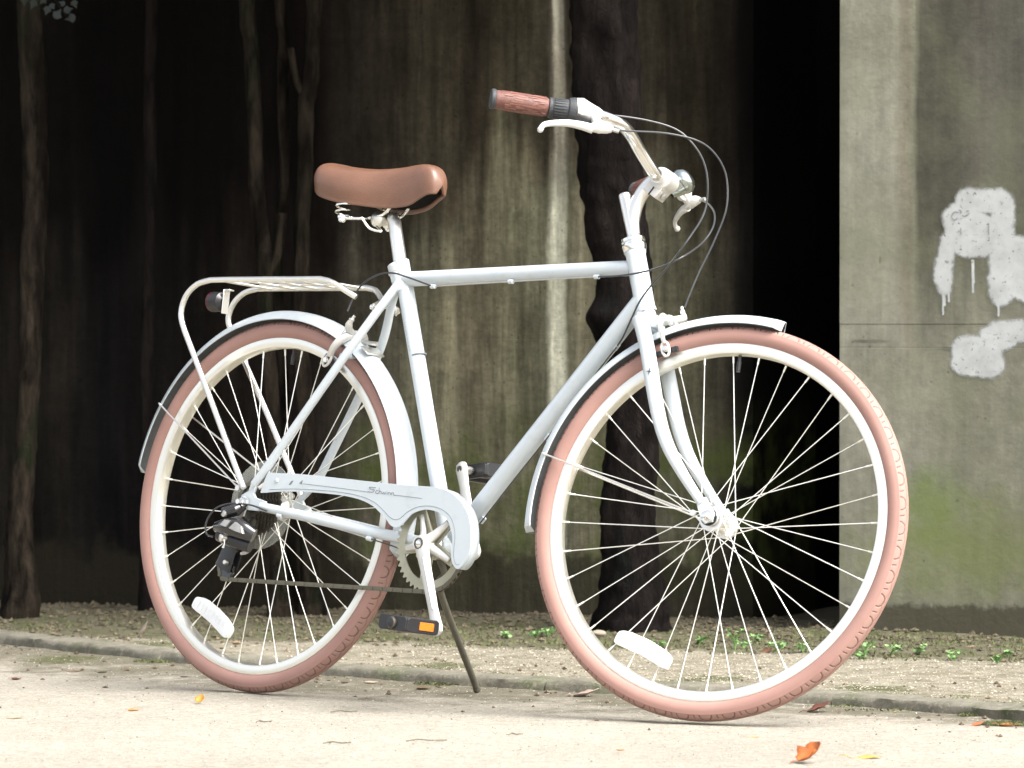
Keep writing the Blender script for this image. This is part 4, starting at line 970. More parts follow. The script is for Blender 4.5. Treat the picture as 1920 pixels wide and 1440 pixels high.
# ---- wheels
def tyre_mesh():
    Rc, r = .3309, .0185
    NU = 2200; NP = 50
    a = np.concatenate([np.linspace(-2.62, -1.15, 8)[:-1], np.linspace(-1.15, 1.15, NP), np.linspace(1.15, 2.62, 8)[1:]])
    u = np.arange(NU)/NU; A, Uu = np.meshgrid(a, u)
    w = np.abs(A)*r; per = 50; ph = (Uu*per) % 1.0
    per_len = 2*PI*R/per
    sgn = np.sign(A)
    phs = (Uu*per+np.where(sgn > 0, .5, 0)) % 1.0
    # half-ellipse loops from the shoulder plus a wavy line near the crown
    ex = (phs-.28)*per_len; ey = .0180-w
    el = np.abs(np.hypot(ex/.0115, ey/.0120)-1)*.0115
    el = np.where(ey < -.0005, 9, el)
    el2x = (phs-.80)*per_len; sh_ = np.abs(el2x+.25*(w-.012))
    ln = np.where((w > .0095) & (w < .0180), sh_, 9)
    wav = np.abs(w-(.0052+.0022*np.sin(2*PI*phs)))
    shd = np.abs(w-.0184)
    g = np.maximum.reduce([np.clip(1.3-el/.0012, 0, 1), np.clip(1.3-ln/.0011, 0, 1), np.clip(1-wav/.0011, 0, 1)*.8])
    g = np.where(w < .0195, g, 0); rib = np.clip(1-np.abs(w-.0196)/.0012, 0, 1)*.0005
    rr = r+rib-.0011*g+.0002*np.exp(-((w-.024)/.0008)**2)
    rad = Rc+rr*np.cos(A); yy = rr*np.sin(A); th = 2*PI*Uu
    V = np.stack([rad*np.cos(th), yy, rad*np.sin(th)], -1).reshape(-1, 3)
    K = len(a); I = np.arange(NU)[:, None]; J = np.arange(K-1)[None, :]; I2 = (I+1) % NU
    Fq = np.stack([I*K+J, I*K+J+1, I2*K+J+1, I2*K+J], -1).reshape(-1, 4)
    me = bpy.data.meshes.new('tyre'); me.vertices.add(len(V)); me.vertices.foreach_set('co', V.ravel())
    me.loops.add(Fq.size); me.loops.foreach_set('vertex_index', Fq.ravel()); me.polygons.add(len(Fq))
    me.polygons.foreach_set('loop_start', np.arange(0, Fq.size, 4)); me.polygons.foreach_set('loop_total', np.full(len(Fq), 4))
    me.update(calc_edges=True); me.validate(); me.polygons.foreach_set('use_smooth', [True]*len(Fq))
    at = me.attributes.new('groove', 'FLOAT', 'POINT'); at.data.foreach_set('value', g.reshape(-1).astype(np.float32))
    at = me.attributes.new('tread', 'FLOAT', 'POINT'); at.data.foreach_set('value', (w < .0186).astype(np.float32).reshape(-1))
    m, n, l, b = nodes_of('tyre_rubber')
    tc = n.new('ShaderNodeTexCoord'); v = tc.outputs['Object']
    c = mixc(n, l, mrange(n, l, noise(n, l, v, 9, 5, .6), .35, .65), (.338, .196, .165), (.298, .170, .142))
    ga = n.new('ShaderNodeAttribute'); ga.attribute_name = 'groove'; ta = n.new('ShaderNodeAttribute'); ta.attribute_name = 'tread'
    wear = mth(n, l, 'MULTIPLY', ta.outputs['Fac'], mrange(n, l, noise(n, l, v, 30, 5, .7), .38, .66, 0, .35)); c = mixc(n, l, wear, c, (.27, .205, .165))
    c = mixc(n, l, mth(n, l, 'MULTIPLY', ga.outputs['Fac'], .75), c, (.06, .032, .026))
    l.new(c, b.inputs['Base Color']); b.inputs['Roughness'].default_value = .62; b.inputs['Specular IOR Level'].default_value = .3
    l.new(bump(n, l, noise(n, l, v, 400, 3, .6), .15, .001), b.inputs['Normal'])
    me.materials.append(m); return me
TYRE = tyre_mesh()
rim_prof = [(-.0125, .3165), (-.0130, .3150), (-.0128, .3020), (-.0118, .2994), (-.0080, .2978), (0, .2972), (.0080, .2978), (.0118, .2994), (.0128, .3020), (.0130, .3150), (.0125, .3165), (.0105, .3165), (.0100, .3060), (-.0100, .3060), (-.0105, .3165)]
RIM = mesh_of('rim', MB().lathe((0, 0, 0), (0, 1, 0), rim_prof, 160, closed=True), M['rim'], 30)
def spoke_mesh(hub_r, flange_y, head_out, delta_deg, sgn):
    d = math.radians(delta_deg)
    p0 = Vector((hub_r*math.cos(d), flange_y+head_out, hub_r*math.sin(d))); p1 = Vector((.2975, .0025*sgn, 0))
    mb = MB(); dv = (p1-p0).normalized(); mb.tube([p0, p1-dv*.012], .00092, 6); mb.tube([p1-dv*.0135, p1-dv*.001], [.0016, .0020], 7)
    return mesh_of('spoke', mb, M['spoke'], 60)
def wheel(mw, lab, flanges, hub_r, phase, valve_ang, refl):
    hub = MB(); yl, yr = flanges   # right flange y negative
    hub.lathe((0, 0, 0), (0, 1, 0), [(yr-.012, .0085), (yr-.010, .0125), (yr-.0035, .0135), (yr-.0030, .018), (yr-.0022, hub_r+.0035), (yr+.0006, hub_r+.0035), (yr+.0012, .018), (yr+.005, .0145), (yr+.010, .0125), (yl-.010, .0125), (yl-.005, .0145), (yl-.0012, .018), (yl-.0006, hub_r+.0035), (yl+.0022, hub_r+.0035), (yl+.003, .018), (yl+.0035, .0135), (yl+.010, .0125), (yl+.012, .0085)], 30)
    w_ = ob('wheel', hub, M['alloy'], bike, mw=mw, smooth=30, label=lab); recalc(w_)
    o = bpy.data.objects.new('tyre', TYRE); COL.objects.link(o); o.parent = w_
    o = bpy.data.objects.new('rim', RIM); COL.objects.link(o); o.parent = w_
    # 36 tangential spokes: four patterns, nine of each
    for fi, (fy, sg) in enumerate(((yr, -1), (yl, 1))):
        for di, dl in enumerate((-72, 72)):
            me = spoke_mesh(hub_r, fy, .0025*sg*(1 if di else -1), dl, sg)
            for k in range(9):
                a = phase+math.radians(k*40+di*20+fi*10)
                s = bpy.data.objects.new('spoke', me); COL.objects.link(s); s.parent = w_; s.matrix_local = Matrix.Rotation(-a, 4, 'Y')
    hol = MB()
    for sg, fy in ((-1, yr-.0023), (1, yl+.0023)):
        for k in range(18):
            a = 2*PI*k/18; hol.lathe((hub_r*math.cos(a), fy+(.0002 if sg > 0 else -.0002)*-1, hub_r*math.sin(a)), (0, sg, 0), [(0, .0013), (.0004, .0013)], 8)
    part('spoke_holes', hol, M['inkdark'], w_)
    va = valve_ang; dv = Vector((math.cos(va), 0, math.sin(va)))
    v_ = MB(); v_.tube([dv*.298, dv*.285], .003, 10); v_.tube([dv*.286, dv*.268], [.0042, .0036], 10)
    part('valve', v_, M['black'], w_)
    # spoke reflector
    (cx, cz), ang, L, H = refl
    R_ = Matrix.Rotation(-ang, 3, 'Y'); pts = []
    for k in range(28):
        t = 2*PI*k/28; c_, s_ = math.cos(t), math.sin(t)
        x = L/2*math.copysign(abs(c_)**.42, c_); z = H/2*math.copysign(abs(s_)**.42, s_)-.004*(1-(2*x/L)**2)*0+.006*(1-(2*x/L)**2)-.003
        pts.append(Vector((cx, -.0085, cz))+R_ @ Vector((x, 0, z)))
    rf = part('reflector', MB().prism(pts, (0, .015, 0)), M['white_refl'], w_, smooth=30, bevel=.002, label='white wheel reflector')
    gv = MB()
    for k in range(-4, 5):
        x = k*L/10.5; h_ = H*.36
        gv.box(Vector((cx, -.0088, cz))+R_ @ Vector((x, 0, .003-.004*(2*x/L)**2)), (L/12.5, .0012, h_*1.7), R_)
    part('reflector_facet', gv, M['white_refl'], rf, smooth=0, bevel=.0004)
    return w_
RWM = Matrix.Translation((0, 0, R)); FWM = SM @ Matrix.Translation((WHEELBASE, 0, R))
def wloc(p, c): return (p.x-c.x, p.z-c.z)
fc = Vector((WHEELBASE, 0, R)); rc = Vector((0, 0, R))
f_r = wloc(S(1208, 1217, 0), fc); fa, fb = S(1164, 1194, 0), S(1252, 1240, 0); f_ang = math.atan2(fb.z-fa.z, fb.x-fa.x); f_L = (fb-fa).length+.012
r_r = wloc(P(401, 1156, 0), rc); ra, rb_ = P(372, 1128, 0), P(431, 1184, 0); r_ang = math.atan2(rb_.z-ra.z, rb_.x-ra.x); r_L = (rb_-ra).length+.010
vf = S(1386, 680, 0); vr = P(550, 668, 0)
fw = wheel(FWM, 'front wheel turned slightly outwards', (.033, -.033), .019, math.radians(4), math.atan2(vf.z-fc.z, vf.x-fc.x), (f_r, f_ang, f_L, .030))
rw = wheel(RWM, 'rear wheel below the luggage rack', (.032, -.026), .020, math.radians(1), math.atan2(vr.z-rc.z, vr.x-rc.x), (r_r, r_ang, r_L, .030))
# axle ends
part('axle_nut', MB().lathe((0, -.048, 0), (0, -1, 0), [(0, .0135), (.003, .0135), (.0032, .0115), (.006, .0115)], 6), M['dark_steel'], fw)
ax1 = MB(); ax1.lathe((0, -.053, 0), (0, -1, 0), [(0, .0125), (.002, .0125), (.0022, .0090), (.011, .0088), (.012, .0055), (.0175, .0050), (.018, .002)], 6); ax1.lathe((0, .053, 0), (0, 1, 0), [(0, .0125), (.002, .0125), (.0022, .0090), (.011, .0088), (.012, .0055), (.018, .0045)], 6); ax1.tube([(0, -.066, 0), (0, .066, 0)], .0045, 10)
part('axle', ax1, M['chrome'], fw, smooth=25)
ax2 = MB(); ax2.lathe((0, -.0690, 0), (0, -1, 0), [(0, .0125), (.002, .0125), (.0022, .0092), (.010, .0090), (.011, .0055), (.020, .0050)], 6); ax2.lathe((0, .0690, 0), (0, 1, 0), [(0, .0125), (.002, .0125), (.0022, .0092), (.010, .0090), (.018, .0045)], 6); ax2.tube([(0, -.085, 0), (0, .085, 0)], .0048, 10)
part('axle', ax2, M['chrome'], rw, smooth=25)
# black lockring look of the front cone
part('cone', MB().lathe((0, -.0445, 0), (0, -1, 0), [(0, .0150), (.0022, .0150), (.0024, .010)], 24), M['black'], fw)

# ---- fenders
def fender(c, a0, a1, mw, lab, rad=.3685, half=.0265):
    n_ = 90; K = 13; vs = []; mb = MB()
    for layer in (0, 1):
        for i in range(n_+1):
            t = i/n_; a = a0+(a1-a0)*t
            hw = half*(1-.75*max(0, (abs(t-.5)-.485)/.015)**2 if abs(t-.5) > .485 else 1)
            for j in range(K):
                s = -1+2*j/(K-1); drop = .0175*(abs(s)**3.2); rr = rad-drop-(.0012 if layer else 0)
                vs.append((c.x+rr*math.cos(a), s*(hw-(.0012 if layer else 0)), c.z+rr*math.sin(a)))
    L0 = (n_+1)*K; fs = []
    mb.add(vs, [])
    for i in range(n_):
        for j in range(K-1):
            fs.append((i*K+j, i*K+j+1, (i+1)*K+j+1, (i+1)*K+j))
    o1 = len(fs)
    for i in range(n_):
        for j in range(K-1): fs.append((L0+(i+1)*K+j, L0+(i+1)*K+j+1, L0+i*K+j+1, L0+i*K+j))
    o2 = len(fs)
    for i in range(n_):
        fs.append((i*K, (i+1)*K, L0+(i+1)*K, L0+i*K)); fs.append((i*K+K-1, L0+i*K+K-1, L0+(i+1)*K+K-1, (i+1)*K+K-1))
    for j in range(K-1):
        fs.append((j, L0+j, L0+j+1, j+1)); fs.append((n_*K+j, n_*K+j+1, L0+n_*K+j+1, L0+n_*K+j))
    mb.f = fs; mb.m = [0]*o1+[1]*(o2-o1)+[0]*(len(fs)-o2)
    o = ob('fender', mb, [M['paint'], M['paint_shaded']], bike, mw=mw, smooth=50, label=lab); return o
ff = fender(fc, math.radians(79), math.radians(187), SM, 'front fender')
rf_ = fender(rc, math.radians(-14), math.radians(171), Matrix.Identity(4), 'rear fender')
def fstay(fend, c, ang, s_, end, mw=None):
    rr = .353; p0 = Vector((c.x+rr*math.cos(ang), .0268*s_, c.z+rr*math.sin(ang)))
    mb = MB(); mb.tube([p0+(p0-end).normalized()*.006, p0, end+(p0-end).normalized()*.02, end], .0017, 8); mb.sphere(p0, .0028, 8, 6)
    mb.lathe(end+Vector((0, .002*s_, 0)), (0, s_, 0), [(-.003, .0055), (.0015, .0055)], 12)
    part('fender_stay', mb, M['alloy'], fend)
e1 = S(1300, 962, -.056); a1 = math.atan2(S(1036, 857, -.0235).z-fc.z, S(1036, 857, -.0235).x-fc.x)
for s_ in (-1, 1): fstay(ff, fc, a1, s_, Vector((e1.x, .056*s_, e1.z)))
e2 = P(447, 915, -.070); q_ = P(312, 768, -.0235); a2 = math.atan2(q_.z-rc.z, q_.x-rc.x)
for s_ in (-1, 1): fstay(rf_, rc, a2, s_, Vector((e2.x, .070*s_, e2.z)))
part('fender_clip', MB().box(rc+Vector((math.cos(math.radians(52))*.3715, 0, math.sin(math.radians(52))*.3715)), (.024, .046, .003), Matrix.Rotation(math.radians(38), 3, 'Y')), M['alloy'], rf_, bevel=.001)

# ---- brakes
def caliper(mw, T, lab, side=-1, gx=0):
    "T maps local (forward f, side y, up u) to bike coordinates"
    o_ = part('brake_caliper', MB().tube([T(-.012, 0, 0), T(.020, 0, 0)], .0052, 12).lathe(T(.012, 0, 0), T(1, 0, 0)-T(0, 0, 0), [(0, .0085), (.006, .0085), (.007, .006), (.012, .006)], 14), M['satin'], mw=mw, label=lab)
    for s_ in (-1, 1):
        f = .008 if s_ < 0 else .013
        arm = spl([T(f, .003*-s_, .004), T(f, .020*s_, .004), T(f, .034*s_, -.010), T(f, .038*s_, -.028), T(f, .034*s_, -.048)], 5)
        part('brake_arm', MB().tube(arm, np.interp(np.linspace(0, 1, len(arm)), [0, .4, .8, 1], [.0085, .0088, .0068, .0060]), 12, flat=.62), M['satin'], o_)
        e = T(f, .033*s_, -.058); sl = []
        for k in range(16):
            t = 2*PI*k/16; sl.append(e+(T(0, 0, 1)-T(0, 0, 0))*(math.sin(t)*.0135)+(T(0, 1, 0)-T(0, 0, 0))*0+(T(1, 0, 0)-T(0, 0, 0))*(math.cos(t)*.0068))
        part('slot_eye', MB().tube(sl, .0026, 8, closed=True), M['satin'], o_)
        part('pad_nut', MB().lathe(e, T(0, s_, 0)-T(0, 0, 0), [(-.006, .005), (.004, .005), (.0042, .0042), (.007, .0042)], 10), M['chrome'], o_)
        part('brake_pad', MB().box(T(.004, .0215*s_, -.0600), (.046, .008, .010), RT(T)), M['black'], o_, bevel=.0015, smooth=0)
    up = spl([T(.010, .012*side, .006), T(.012+gx*.5, .026*side, .014-gx*.4), T(.014+gx, .033*side, .024-gx), T(.014+gx, .034*side, .034-gx)], 4)
    part('cable_arm', MB().tube(up, [.0070]*(len(up)-4)+[.006, .0055, .005, .0045], 10), M['satin'], o_)
    part('barrel_adjuster', MB().lathe(T(.014+gx, .034*side, .030-gx), T(0, 0, 1)-T(0, 0, 0), [(0, .0045), (.004, .0052), (.008, .0052), (.009, .0032), (.016, .0028)], 12), M['chrome'], o_)
    part('brake_wire', MB().tube([T(.014+gx, .034*side, .03-gx), T(.013, .036*side, -.01)], .0007, 6), M['steel'], o_)
    return o_
def RT(T):
    o = T(0, 0, 0); return Matrix((T(1, 0, 0)-o, T(0, 1, 0)-o, T(0, 0, 1)-o)).transposed()
# front: bolted to the crown, facing forward, tangent to the wheel
cF = ct+Vector((.026, 0, .006)); fx = Vector((math.sin(HEAD), 0, math.cos(HEAD))); fz = AX.copy()
pivF = S(1243, 607, 0)
TF = lambda f, y, u: pivF+fx*f+Vector((0, 1, 0))*y+fz*u
caliper(SM, TF, 'front brake caliper', 1, .014)
bx = Vector((-math.cos(math.radians(40)), 0, math.sin(math.radians(40))))    # rear caliper faces backwards
bz = Vector((math.sin(math.radians(40)), 0, math.cos(math.radians(40))))
pivR = P(672, 640, 0)
TR = lambda f, y, u: pivR+bx*f+Vector((0, 1, 0))*y+bz*u
caliper(Matrix.Identity(4), TR, 'rear brake caliper')
part('brake_bolt', MB().tube([P(672, 640, 0), P(700, 645, 0)+Vector((.01, 0, 0))], .004, 10), M['steel'], bike)

# ---- seat post and saddle
sp_top = P(737, 412); seatpost = part('seat_post', MB().tube([P(752, 505), P(740, 418), P(736, 405)], [.0128, .0126, .0112], 22), M['alloy'], bike)
sc = P(741, 512, -.0); scl = MB(); scl.lathe(P(748, 506), dirs, [(-.006, .0172), (-.005, .0182), (.005, .0182), (.006, .0172)], 24); scl.tube([P(733, 514, -.010), P(733, 514, .014)], .0050, 10)
part('seat_clamp', scl, M['satin'], bike)
def saddle():
    TOP = [(596,338),(599,321),(607,311),(618,307),(640,308),(665,313.5),(700,318.5),(730,319.5),(760,316),(785,311),(805,308.5),(818,312),(826,323),(829.5,338)]
    BOT = [(597,357,.062),(603,365,.070),(622,373,.080),(650,377.5,.082),(690,381,.078),(725,380,.066),(752,376.5,.052),(775,367.5,.040),(795,359,.032),(812,356,.027),(822,356,.022),(828,352,.014)]
    tp = [P(x, y, -.03*max(0, 1-i/3)) for i, (x, y) in enumerate(TOP)]; bt = [P(x, y, -w) for x, y, w in BOT]
    NX = 48; K = 25
    x0_, x1_ = .098, tp[-1].x
    tt = .5-.5*np.cos(np.linspace(0, PI, NX)); tt = .55*tt+.45*np.linspace(0, 1, NX); X = x0_+(x1_-x0_)*tt
    ts = spl(tp, 8); bs = spl(bt, 8)
    Tz = np.interp(X, [p.x for p in ts], [p.z for p in ts]); bx_ = np.array([p.x for p in bs]); od = np.argsort(bx_)
    Sz = np.interp(X, bx_[od], np.array([p.z for p in bs])[od])
    WX = [(.098,.060),(.103,.070),(.115,.079),(.135,.084),(.165,.081),(.195,.073),(.225,.060),(.255,.046),(.285,.036),(.315,.030),(.340,.0275),(.356,.024),(.366,.017),(x1_,.009)]
    wsp = spl([Vector((a_, 0, b__)) for a_, b__ in WX], 8); Wd = np.interp(X, [p.x for p in wsp], [p.z for p in wsp])
    # round the rear and the nose in side view
    for i in range(NX):
        e = min(1, (X[i]-x0_)/.016); f = (1-(1-e)**2)**.5 if e < 1 else 1
        mid_ = (Tz[i]+Sz[i])/2; hh_ = max(.012, (Tz[i]-Sz[i])/2)*(.55+.45*f)
        if e < 1: Tz[i] = mid_+hh_; Sz[i] = mid_-hh_
    vs = []
    for i in range(NX):
        for j in range(K):
            t = -1+2*j/(K-1); a = t*PI/2*1.12
            ex = .62
            y = Wd[i]*math.copysign(abs(math.sin(max(-PI/2, min(PI/2, a))))**ex, a)
            h = Tz[i]-Sz[i]
            z = Tz[i]-h*.92*(1-max(0, math.cos(max(-PI/2, min(PI/2, a))))**.60)
            if abs(a) > PI/2: y *= .93; z = Sz[i]+h*.02
            z -= .0022*math.exp(-(y/.012)**2)*(1 if .12 < X[i] < .3 else 0)
            vs.append((X[i], y, z))
    fs = [(i*K+j, i*K+j+1, (i+1)*K+j+1, (i+1)*K+j) for i in range(NX-1) for j in range(K-1)]
    # close the rear and the nose top
    mb = MB(); mb.add(vs, fs)
    mid = Vector((X[0]-.003, 0, (Tz[0]+Sz[0])/2-.002)); b0 = len(mb.v); mb.v.append(tuple(mid))
    for j in range(K-1): mb.f.append((b0, j+1, j)); mb.m.append(0)
    mid = Vector((X[-1]+.0025, 0, (Tz[-1]*.6+Sz[-1]*.4))); b1 = len(mb.v); mb.v.append(tuple(mid)); o = (NX-1)*K
    for j in range(K-1): mb.f.append((b1, o+j, o+j+1)); mb.m.append(0)
    sd_ = part('saddle', mb, M['leather'], bike, smooth=70, label='brown leather sprung saddle')
    s = sd_.modifiers.new('thick', 'SOLIDIFY'); s.thickness = .007; s.offset = -1
    su = sd_.modifiers.new('sub', 'SUBSURF'); su.levels = 1; su.render_levels = 1
    # dark underside plate, following the skirt
    up = MB(); sel = [i for i in range(2, NX-5, 2)]; vv_ = []
    for i in sel:
        for y_ in (-.93, -.5, 0, .5, .93): vv_.append((X[i], y_*Wd[i], Sz[i]+.004))
    up.add(vv_, [(i*5+j, i*5+j+1, (i+1)*5+j+1, (i+1)*5+j) for i in range(len(sel)-1) for j in range(4)])
    part('saddle_base', up, mat('saddle_underside', (.006, .0055, .005), .9, spec=.1), sd_, smooth=40)
    return sd_
    up = MB(); pl = [Vector((x, y, z)) for x, y, z in ((.110,-.066,.945),(.16,-.072,.940),(.22,-.054,.940),(.29,-.026,.948),(.345,-.016,.955),(.345,.016,.955),(.29,.026,.948),(.22,.054,.940),(.16,.072,.940),(.110,.066,.945))]
    up.prism(pl, (0, 0, .008)); part('saddle_base', up, M['black'], sd_, smooth=0)
    return sd_
def SADDLE_FIX(S_): return S_
sdl = saddle()
def coil(c, r, h, turns, wr):
    pts = []
    N = int(turns*14)
    for k in range(N+1):
        t = k/N; a = 2*PI*turns*t; rr = r*(.82+.36*abs(t-.5)); pts.append(Vector(c)+Vector((math.cos(a)*rr, math.sin(a)*rr, h*t)))
    return MB().tube(pts, wr, 7)
for s_, a in ((-1, (642, 407, -.062)), (1, (707, 412, .030))):
    c = P(*a) if s_ < 0 else Vector((P(642, 407, -.062).x, .062, P(642, 407, -.062).z))
    part('spring', coil(c+Vector((0, 0, .002)), .0155, .030, 2.6, .0021), M['chrome'], sdl)
    part('spring_bolt', MB().lathe(c+Vector((0, 0, -.010)), (0, 0, 1), [(0, .004), (.003, .0075), (.007, .0075), (.008, .0095), (.012, .0095), (.013, .005)], 14), M['chrome'], sdl)
cR = P(642, 409, -.062); clampc = P(722, 411, 0)
for s_ in (-1, 1):
    y = .022*s_
    q = [Vector((cR.x, .062*s_, cR.z)), Vector((cR.x+.035, .045*s_, cR.z+.002)), Vector((clampc.x-.02, y, clampc.z+.000)), Vector((clampc.x+.015, y, clampc.z+.006)), Vector((clampc.x+.035, y, clampc.z+.022)), Vector((clampc.x+.052, .018*s_, clampc.z+.046))]
    part('saddle_rail', MB().tube(spl(q, 6), .0033, 10), M['chrome'], sdl)
    q = [Vector((cR.x+.036, .045*s_, cR.z+.000)), Vector((cR.x+.048, .036*s_, cR.z-.016)), Vector((cR.x+.066, .024*s_, cR.z-.020)), Vector((clampc.x+.00, .02*s_, clampc.z-.016))]
    part('saddle_wire', MB().tube(spl(q, 5), .0024, 8), M['chrome'], sdl)
sclmp = MB(); sclmp.lathe(clampc+Vector((-.004, -.026, -.002)), (0, 1, 0), [(0, .004), (.002, .010), (.007, .0145), (.016, .0145), (.018, .010), (.034, .010), (.036, .0145), (.045, .0145), (.050, .010), (.052, .004)], 20)
part('saddle_clamp', sclmp, M['alloy'], sdl)

# ---- luggage rack
yk = .062
rk = [P(457, 915, -.076), P(440, 870, -.075), P(400, 762, -.072), P(362, 662, -.068), P(343, 610, -.066), P(340, 583, -yk), P(350, 553, -yk), P(370, 533, -yk), P(395, 525, -yk), P(450, 524, -yk), P(600, 523, -yk), P(622, 529, -.058), P(650, 546, -.045), P(668, 557, -.036)]
rk = spl(rk[:4], 4)[:-1]+spl(rk[3:9], 6)[:-1]+spl(rk[8:11], 4)[:-1]+spl(rk[10:], 5)
rack = part('luggage_rack', MB().tube(rk, .0056, 12), M['alloy'], bike, label='silver tube luggage rack over the rear wheel')
rl = [Vector((p.x, -p.y, p.z)) for p in rk]
part('rack_rail', MB().tube(rl, .0056, 12), M['alloy'], rack)
zt = P(500, 524, -yk).z; xa = P(414, 530, -yk).x
for k in range(5):
    x = xa+.062*k; x0 = x-.010 if k < 4 else x
    part('rack_bar', MB().tube([Vector((x, -yk, zt-.001)), Vector((x+.012, yk, zt-.001))], .0028, 8), M['alloy'], rack)
part('rack_bar', MB().tube([Vector((xa+.02, -.022, zt+.001)), Vector((xa+.245, -.018, zt+.001))], .0028, 8), M['alloy'], rack)
part('rack_bar', MB().tube([Vector((xa+.02, .022, zt+.001)), Vector((xa+.245, .018, zt+.001))], .0028, 8), M['alloy'], rack)
for s_ in (-1, 1):
    a = P(668, 557, -.036); b_ = P(700, 577, -.032)
    a = Vector((a.x, a.y*-s_*-1 if s_ < 0 else -a.y, a.z)); b_ = Vector((b_.x, b_.y if s_ < 0 else -b_.y, b_.z))
    part('mounting_plate', MB().tube([a-(b_-a)*.15, a+(b_-a)*.2, b_], [.0055, .0085, .0085], 12, flat=.35, up=Vector((0, 0, 1))), M['rackplate'] if 'rackplate' in M else M['alloy'], rack)
    part('bolt', MB().lathe(b_-(b_-a).normalized()*.005+Vector((0, .003*s_, 0)), (0, s_, 0), [(0, .005), (.004, .005), (.005, .003)], 8), M['chrome'], rack)
# tail reflector on its bracket
tb = P(423, 566, -.004)
part('reflector_bracket', MB().box(tb+Vector((0, 0, 0)), (.0022, .017, .046)), M['alloy'], rack, bevel=.0008).rotation_euler
bk = rack.children[-1]
part('bracket_arm', MB().box(tb+Vector((.006, 0, .022)), (.016, .014, .003)), M['alloy'], rack, bevel=.0008)
part('tail_reflector', MB().lathe(tb+Vector((-.028, .0, .0)), (-1, 0, 0), [(0, .0190), (.008, .0190), (.010, .0175)], 24), M['red'], rack, label='dark red tail reflector')
part('reflector_body', MB().lathe(tb+Vector((-.003, .0, .0)), (-1, 0, 0), [(0, .010), (.006, .0185), (.026, .0195), (.027, .0185)], 24), M['black'], rack)

# ---- drivetrain
cr_y = -.072
crankset = part('crankset', MB().lathe(BB+Vector((0, -.085, 0)), (0, 1, 0), [(0, .0095), (.012, .0100), (.040, .0120), (.050, .0185), (.052, .0185)], 24), M['alloy'], bike, label='silver cranks with chainring')
# chainring with teeth and windows
NT = 44; ry = -.046; ro = .0875; mb = MB()
outer = []; inner = []
NS = NT*4
for k in range(NS):
    a = 2*PI*k/NS; ph = k % 4; r_ = ro if ph in (1, 2) else ro-.0062; outer.append((r_, a+(.006 if ph == 1 else (-.006 if ph == 2 else 0))))
rin = .066
vs = []
for yy in (ry-.0012, ry+.0012):
    for r_, a in outer: vs.append(BB+Vector((r_*math.cos(a), yy, r_*math.sin(a))))
    for r_, a in outer: vs.append(BB+Vector((rin*math.cos(a), yy, rin*math.sin(a))))
fs = []
for k in range(NS):
    k2 = (k+1) % NS
    fs += [(k, k2, NS+k2, NS+k), (2*NS+k2, 2*NS+k, 3*NS+k, 3*NS+k2), (k2, k, 2*NS+k, 2*NS+k2), (NS+k, NS+k2, 3*NS+k2, 3*NS+k)]
mb.add(vs, fs); part('chainring', mb, M['ring'], crankset, smooth=0)
sp5 = MB(); a_cr = math.atan2(-.151, .075)
for k in range(5):
    a = a_cr+2*PI*(k+.5)/5; d = Vector((math.cos(a), 0, math.sin(a))); w = Vector((-d.z, 0, d.x))
    sp5.prism([BB+Vector((0, ry-.003, 0))+d*.012-w*.011, BB+Vector((0, ry-.003, 0))+d*.066-w*.009, BB+Vector((0, ry-.003, 0))+d*.072-w*.0, BB+Vector((0, ry-.003, 0))+d*.066+w*.009, BB+Vector((0, ry-.003, 0))+d*.012+w*.011], (0, .005, 0))
part('spider', sp5, M['ring'], crankset, smooth=0, bevel=.001)
sp3 = MB()
for k in range(5):
    a = a_cr+2*PI*(k+.5)/5; d = Vector((math.cos(a), 0, math.sin(a))); w = Vector((-d.z, 0, d.x)); b0 = BB+Vector((0, -.066, 0))
    sp3.tube([b0+d*.006, BB+Vector((0, ry-.012, 0))+d*.026, BB+Vector((0, ry-.004, 0))+d*.058], [.0105, .0082, .0050], 10, flat=.7)
part('spider_arms', sp3, M['satin'], crankset, kind='stuff') if False else part('spider_arm', sp3, M['satin'], crankset)
pedR = P(819, 1178, -.094); pedL = P(866, 880, .088)
def crank(p0, p1, s_, lab):
    d = (p1-p0).normalized(); mb = MB()
    n_ = 14; pts = [p0+(p1-p0)*(k/n_) for k in range(n_+1)]
    mb.tube([p0-d*.016, p0-d*.012, p0-d*.004]+pts[1:-1]+[p1, p1+d*.010, p1+d*.014], [.006, .013, .0165]+list(np.interp(np.linspace(0, 1, n_-1), [0, .25, .85, 1], [.0150, .0125, .0108, .0125]))+[.0140, .0115, .005], 20, flat=.50, up=Vector((1, 0, 0)))
    o_ = part('crank_arm', mb, M['satin'], crankset, label=lab)
    w = Vector((d.z, 0, -d.x)).normalized()
    # raised flutes along the arm
    part('arm_rib', MB().tube([p0+d*.03+Vector((0, .0062*s_, 0))-w*.004, p1-d*.035+Vector((0, .0050*s_, 0))-w*.003], [.0030, .0022], 8), M['satin'], crankset)
    part('crank_bolt', MB().lathe(p0+Vector((0, .0055*s_, 0)), (0, s_, 0), [(0, .0105), (.0030, .0105), (.0032, .0080), (-.0000, .0078)], 24), M['dark_steel'], crankset)
    part('bolt_head', MB().lathe(p0+Vector((0, .004*s_, 0)), (0, s_, 0), [(0, .0068), (.0045, .0066), (.005, .005)], 6), M['chrome'], crankset)
    part('pedal_axle_end', MB().lathe(p1+Vector((0, -.0058*s_, 0)), (0, -s_, 0), [(0, .0060), (.0012, .0060)], 14), M['dark_steel'], crankset)
crank(P(790, 1019.5, -.078), pedR, -1, 'right crank arm pointing down')
crank(P(888, 1034, .072), pedL, 1, 'left crank arm pointing up')
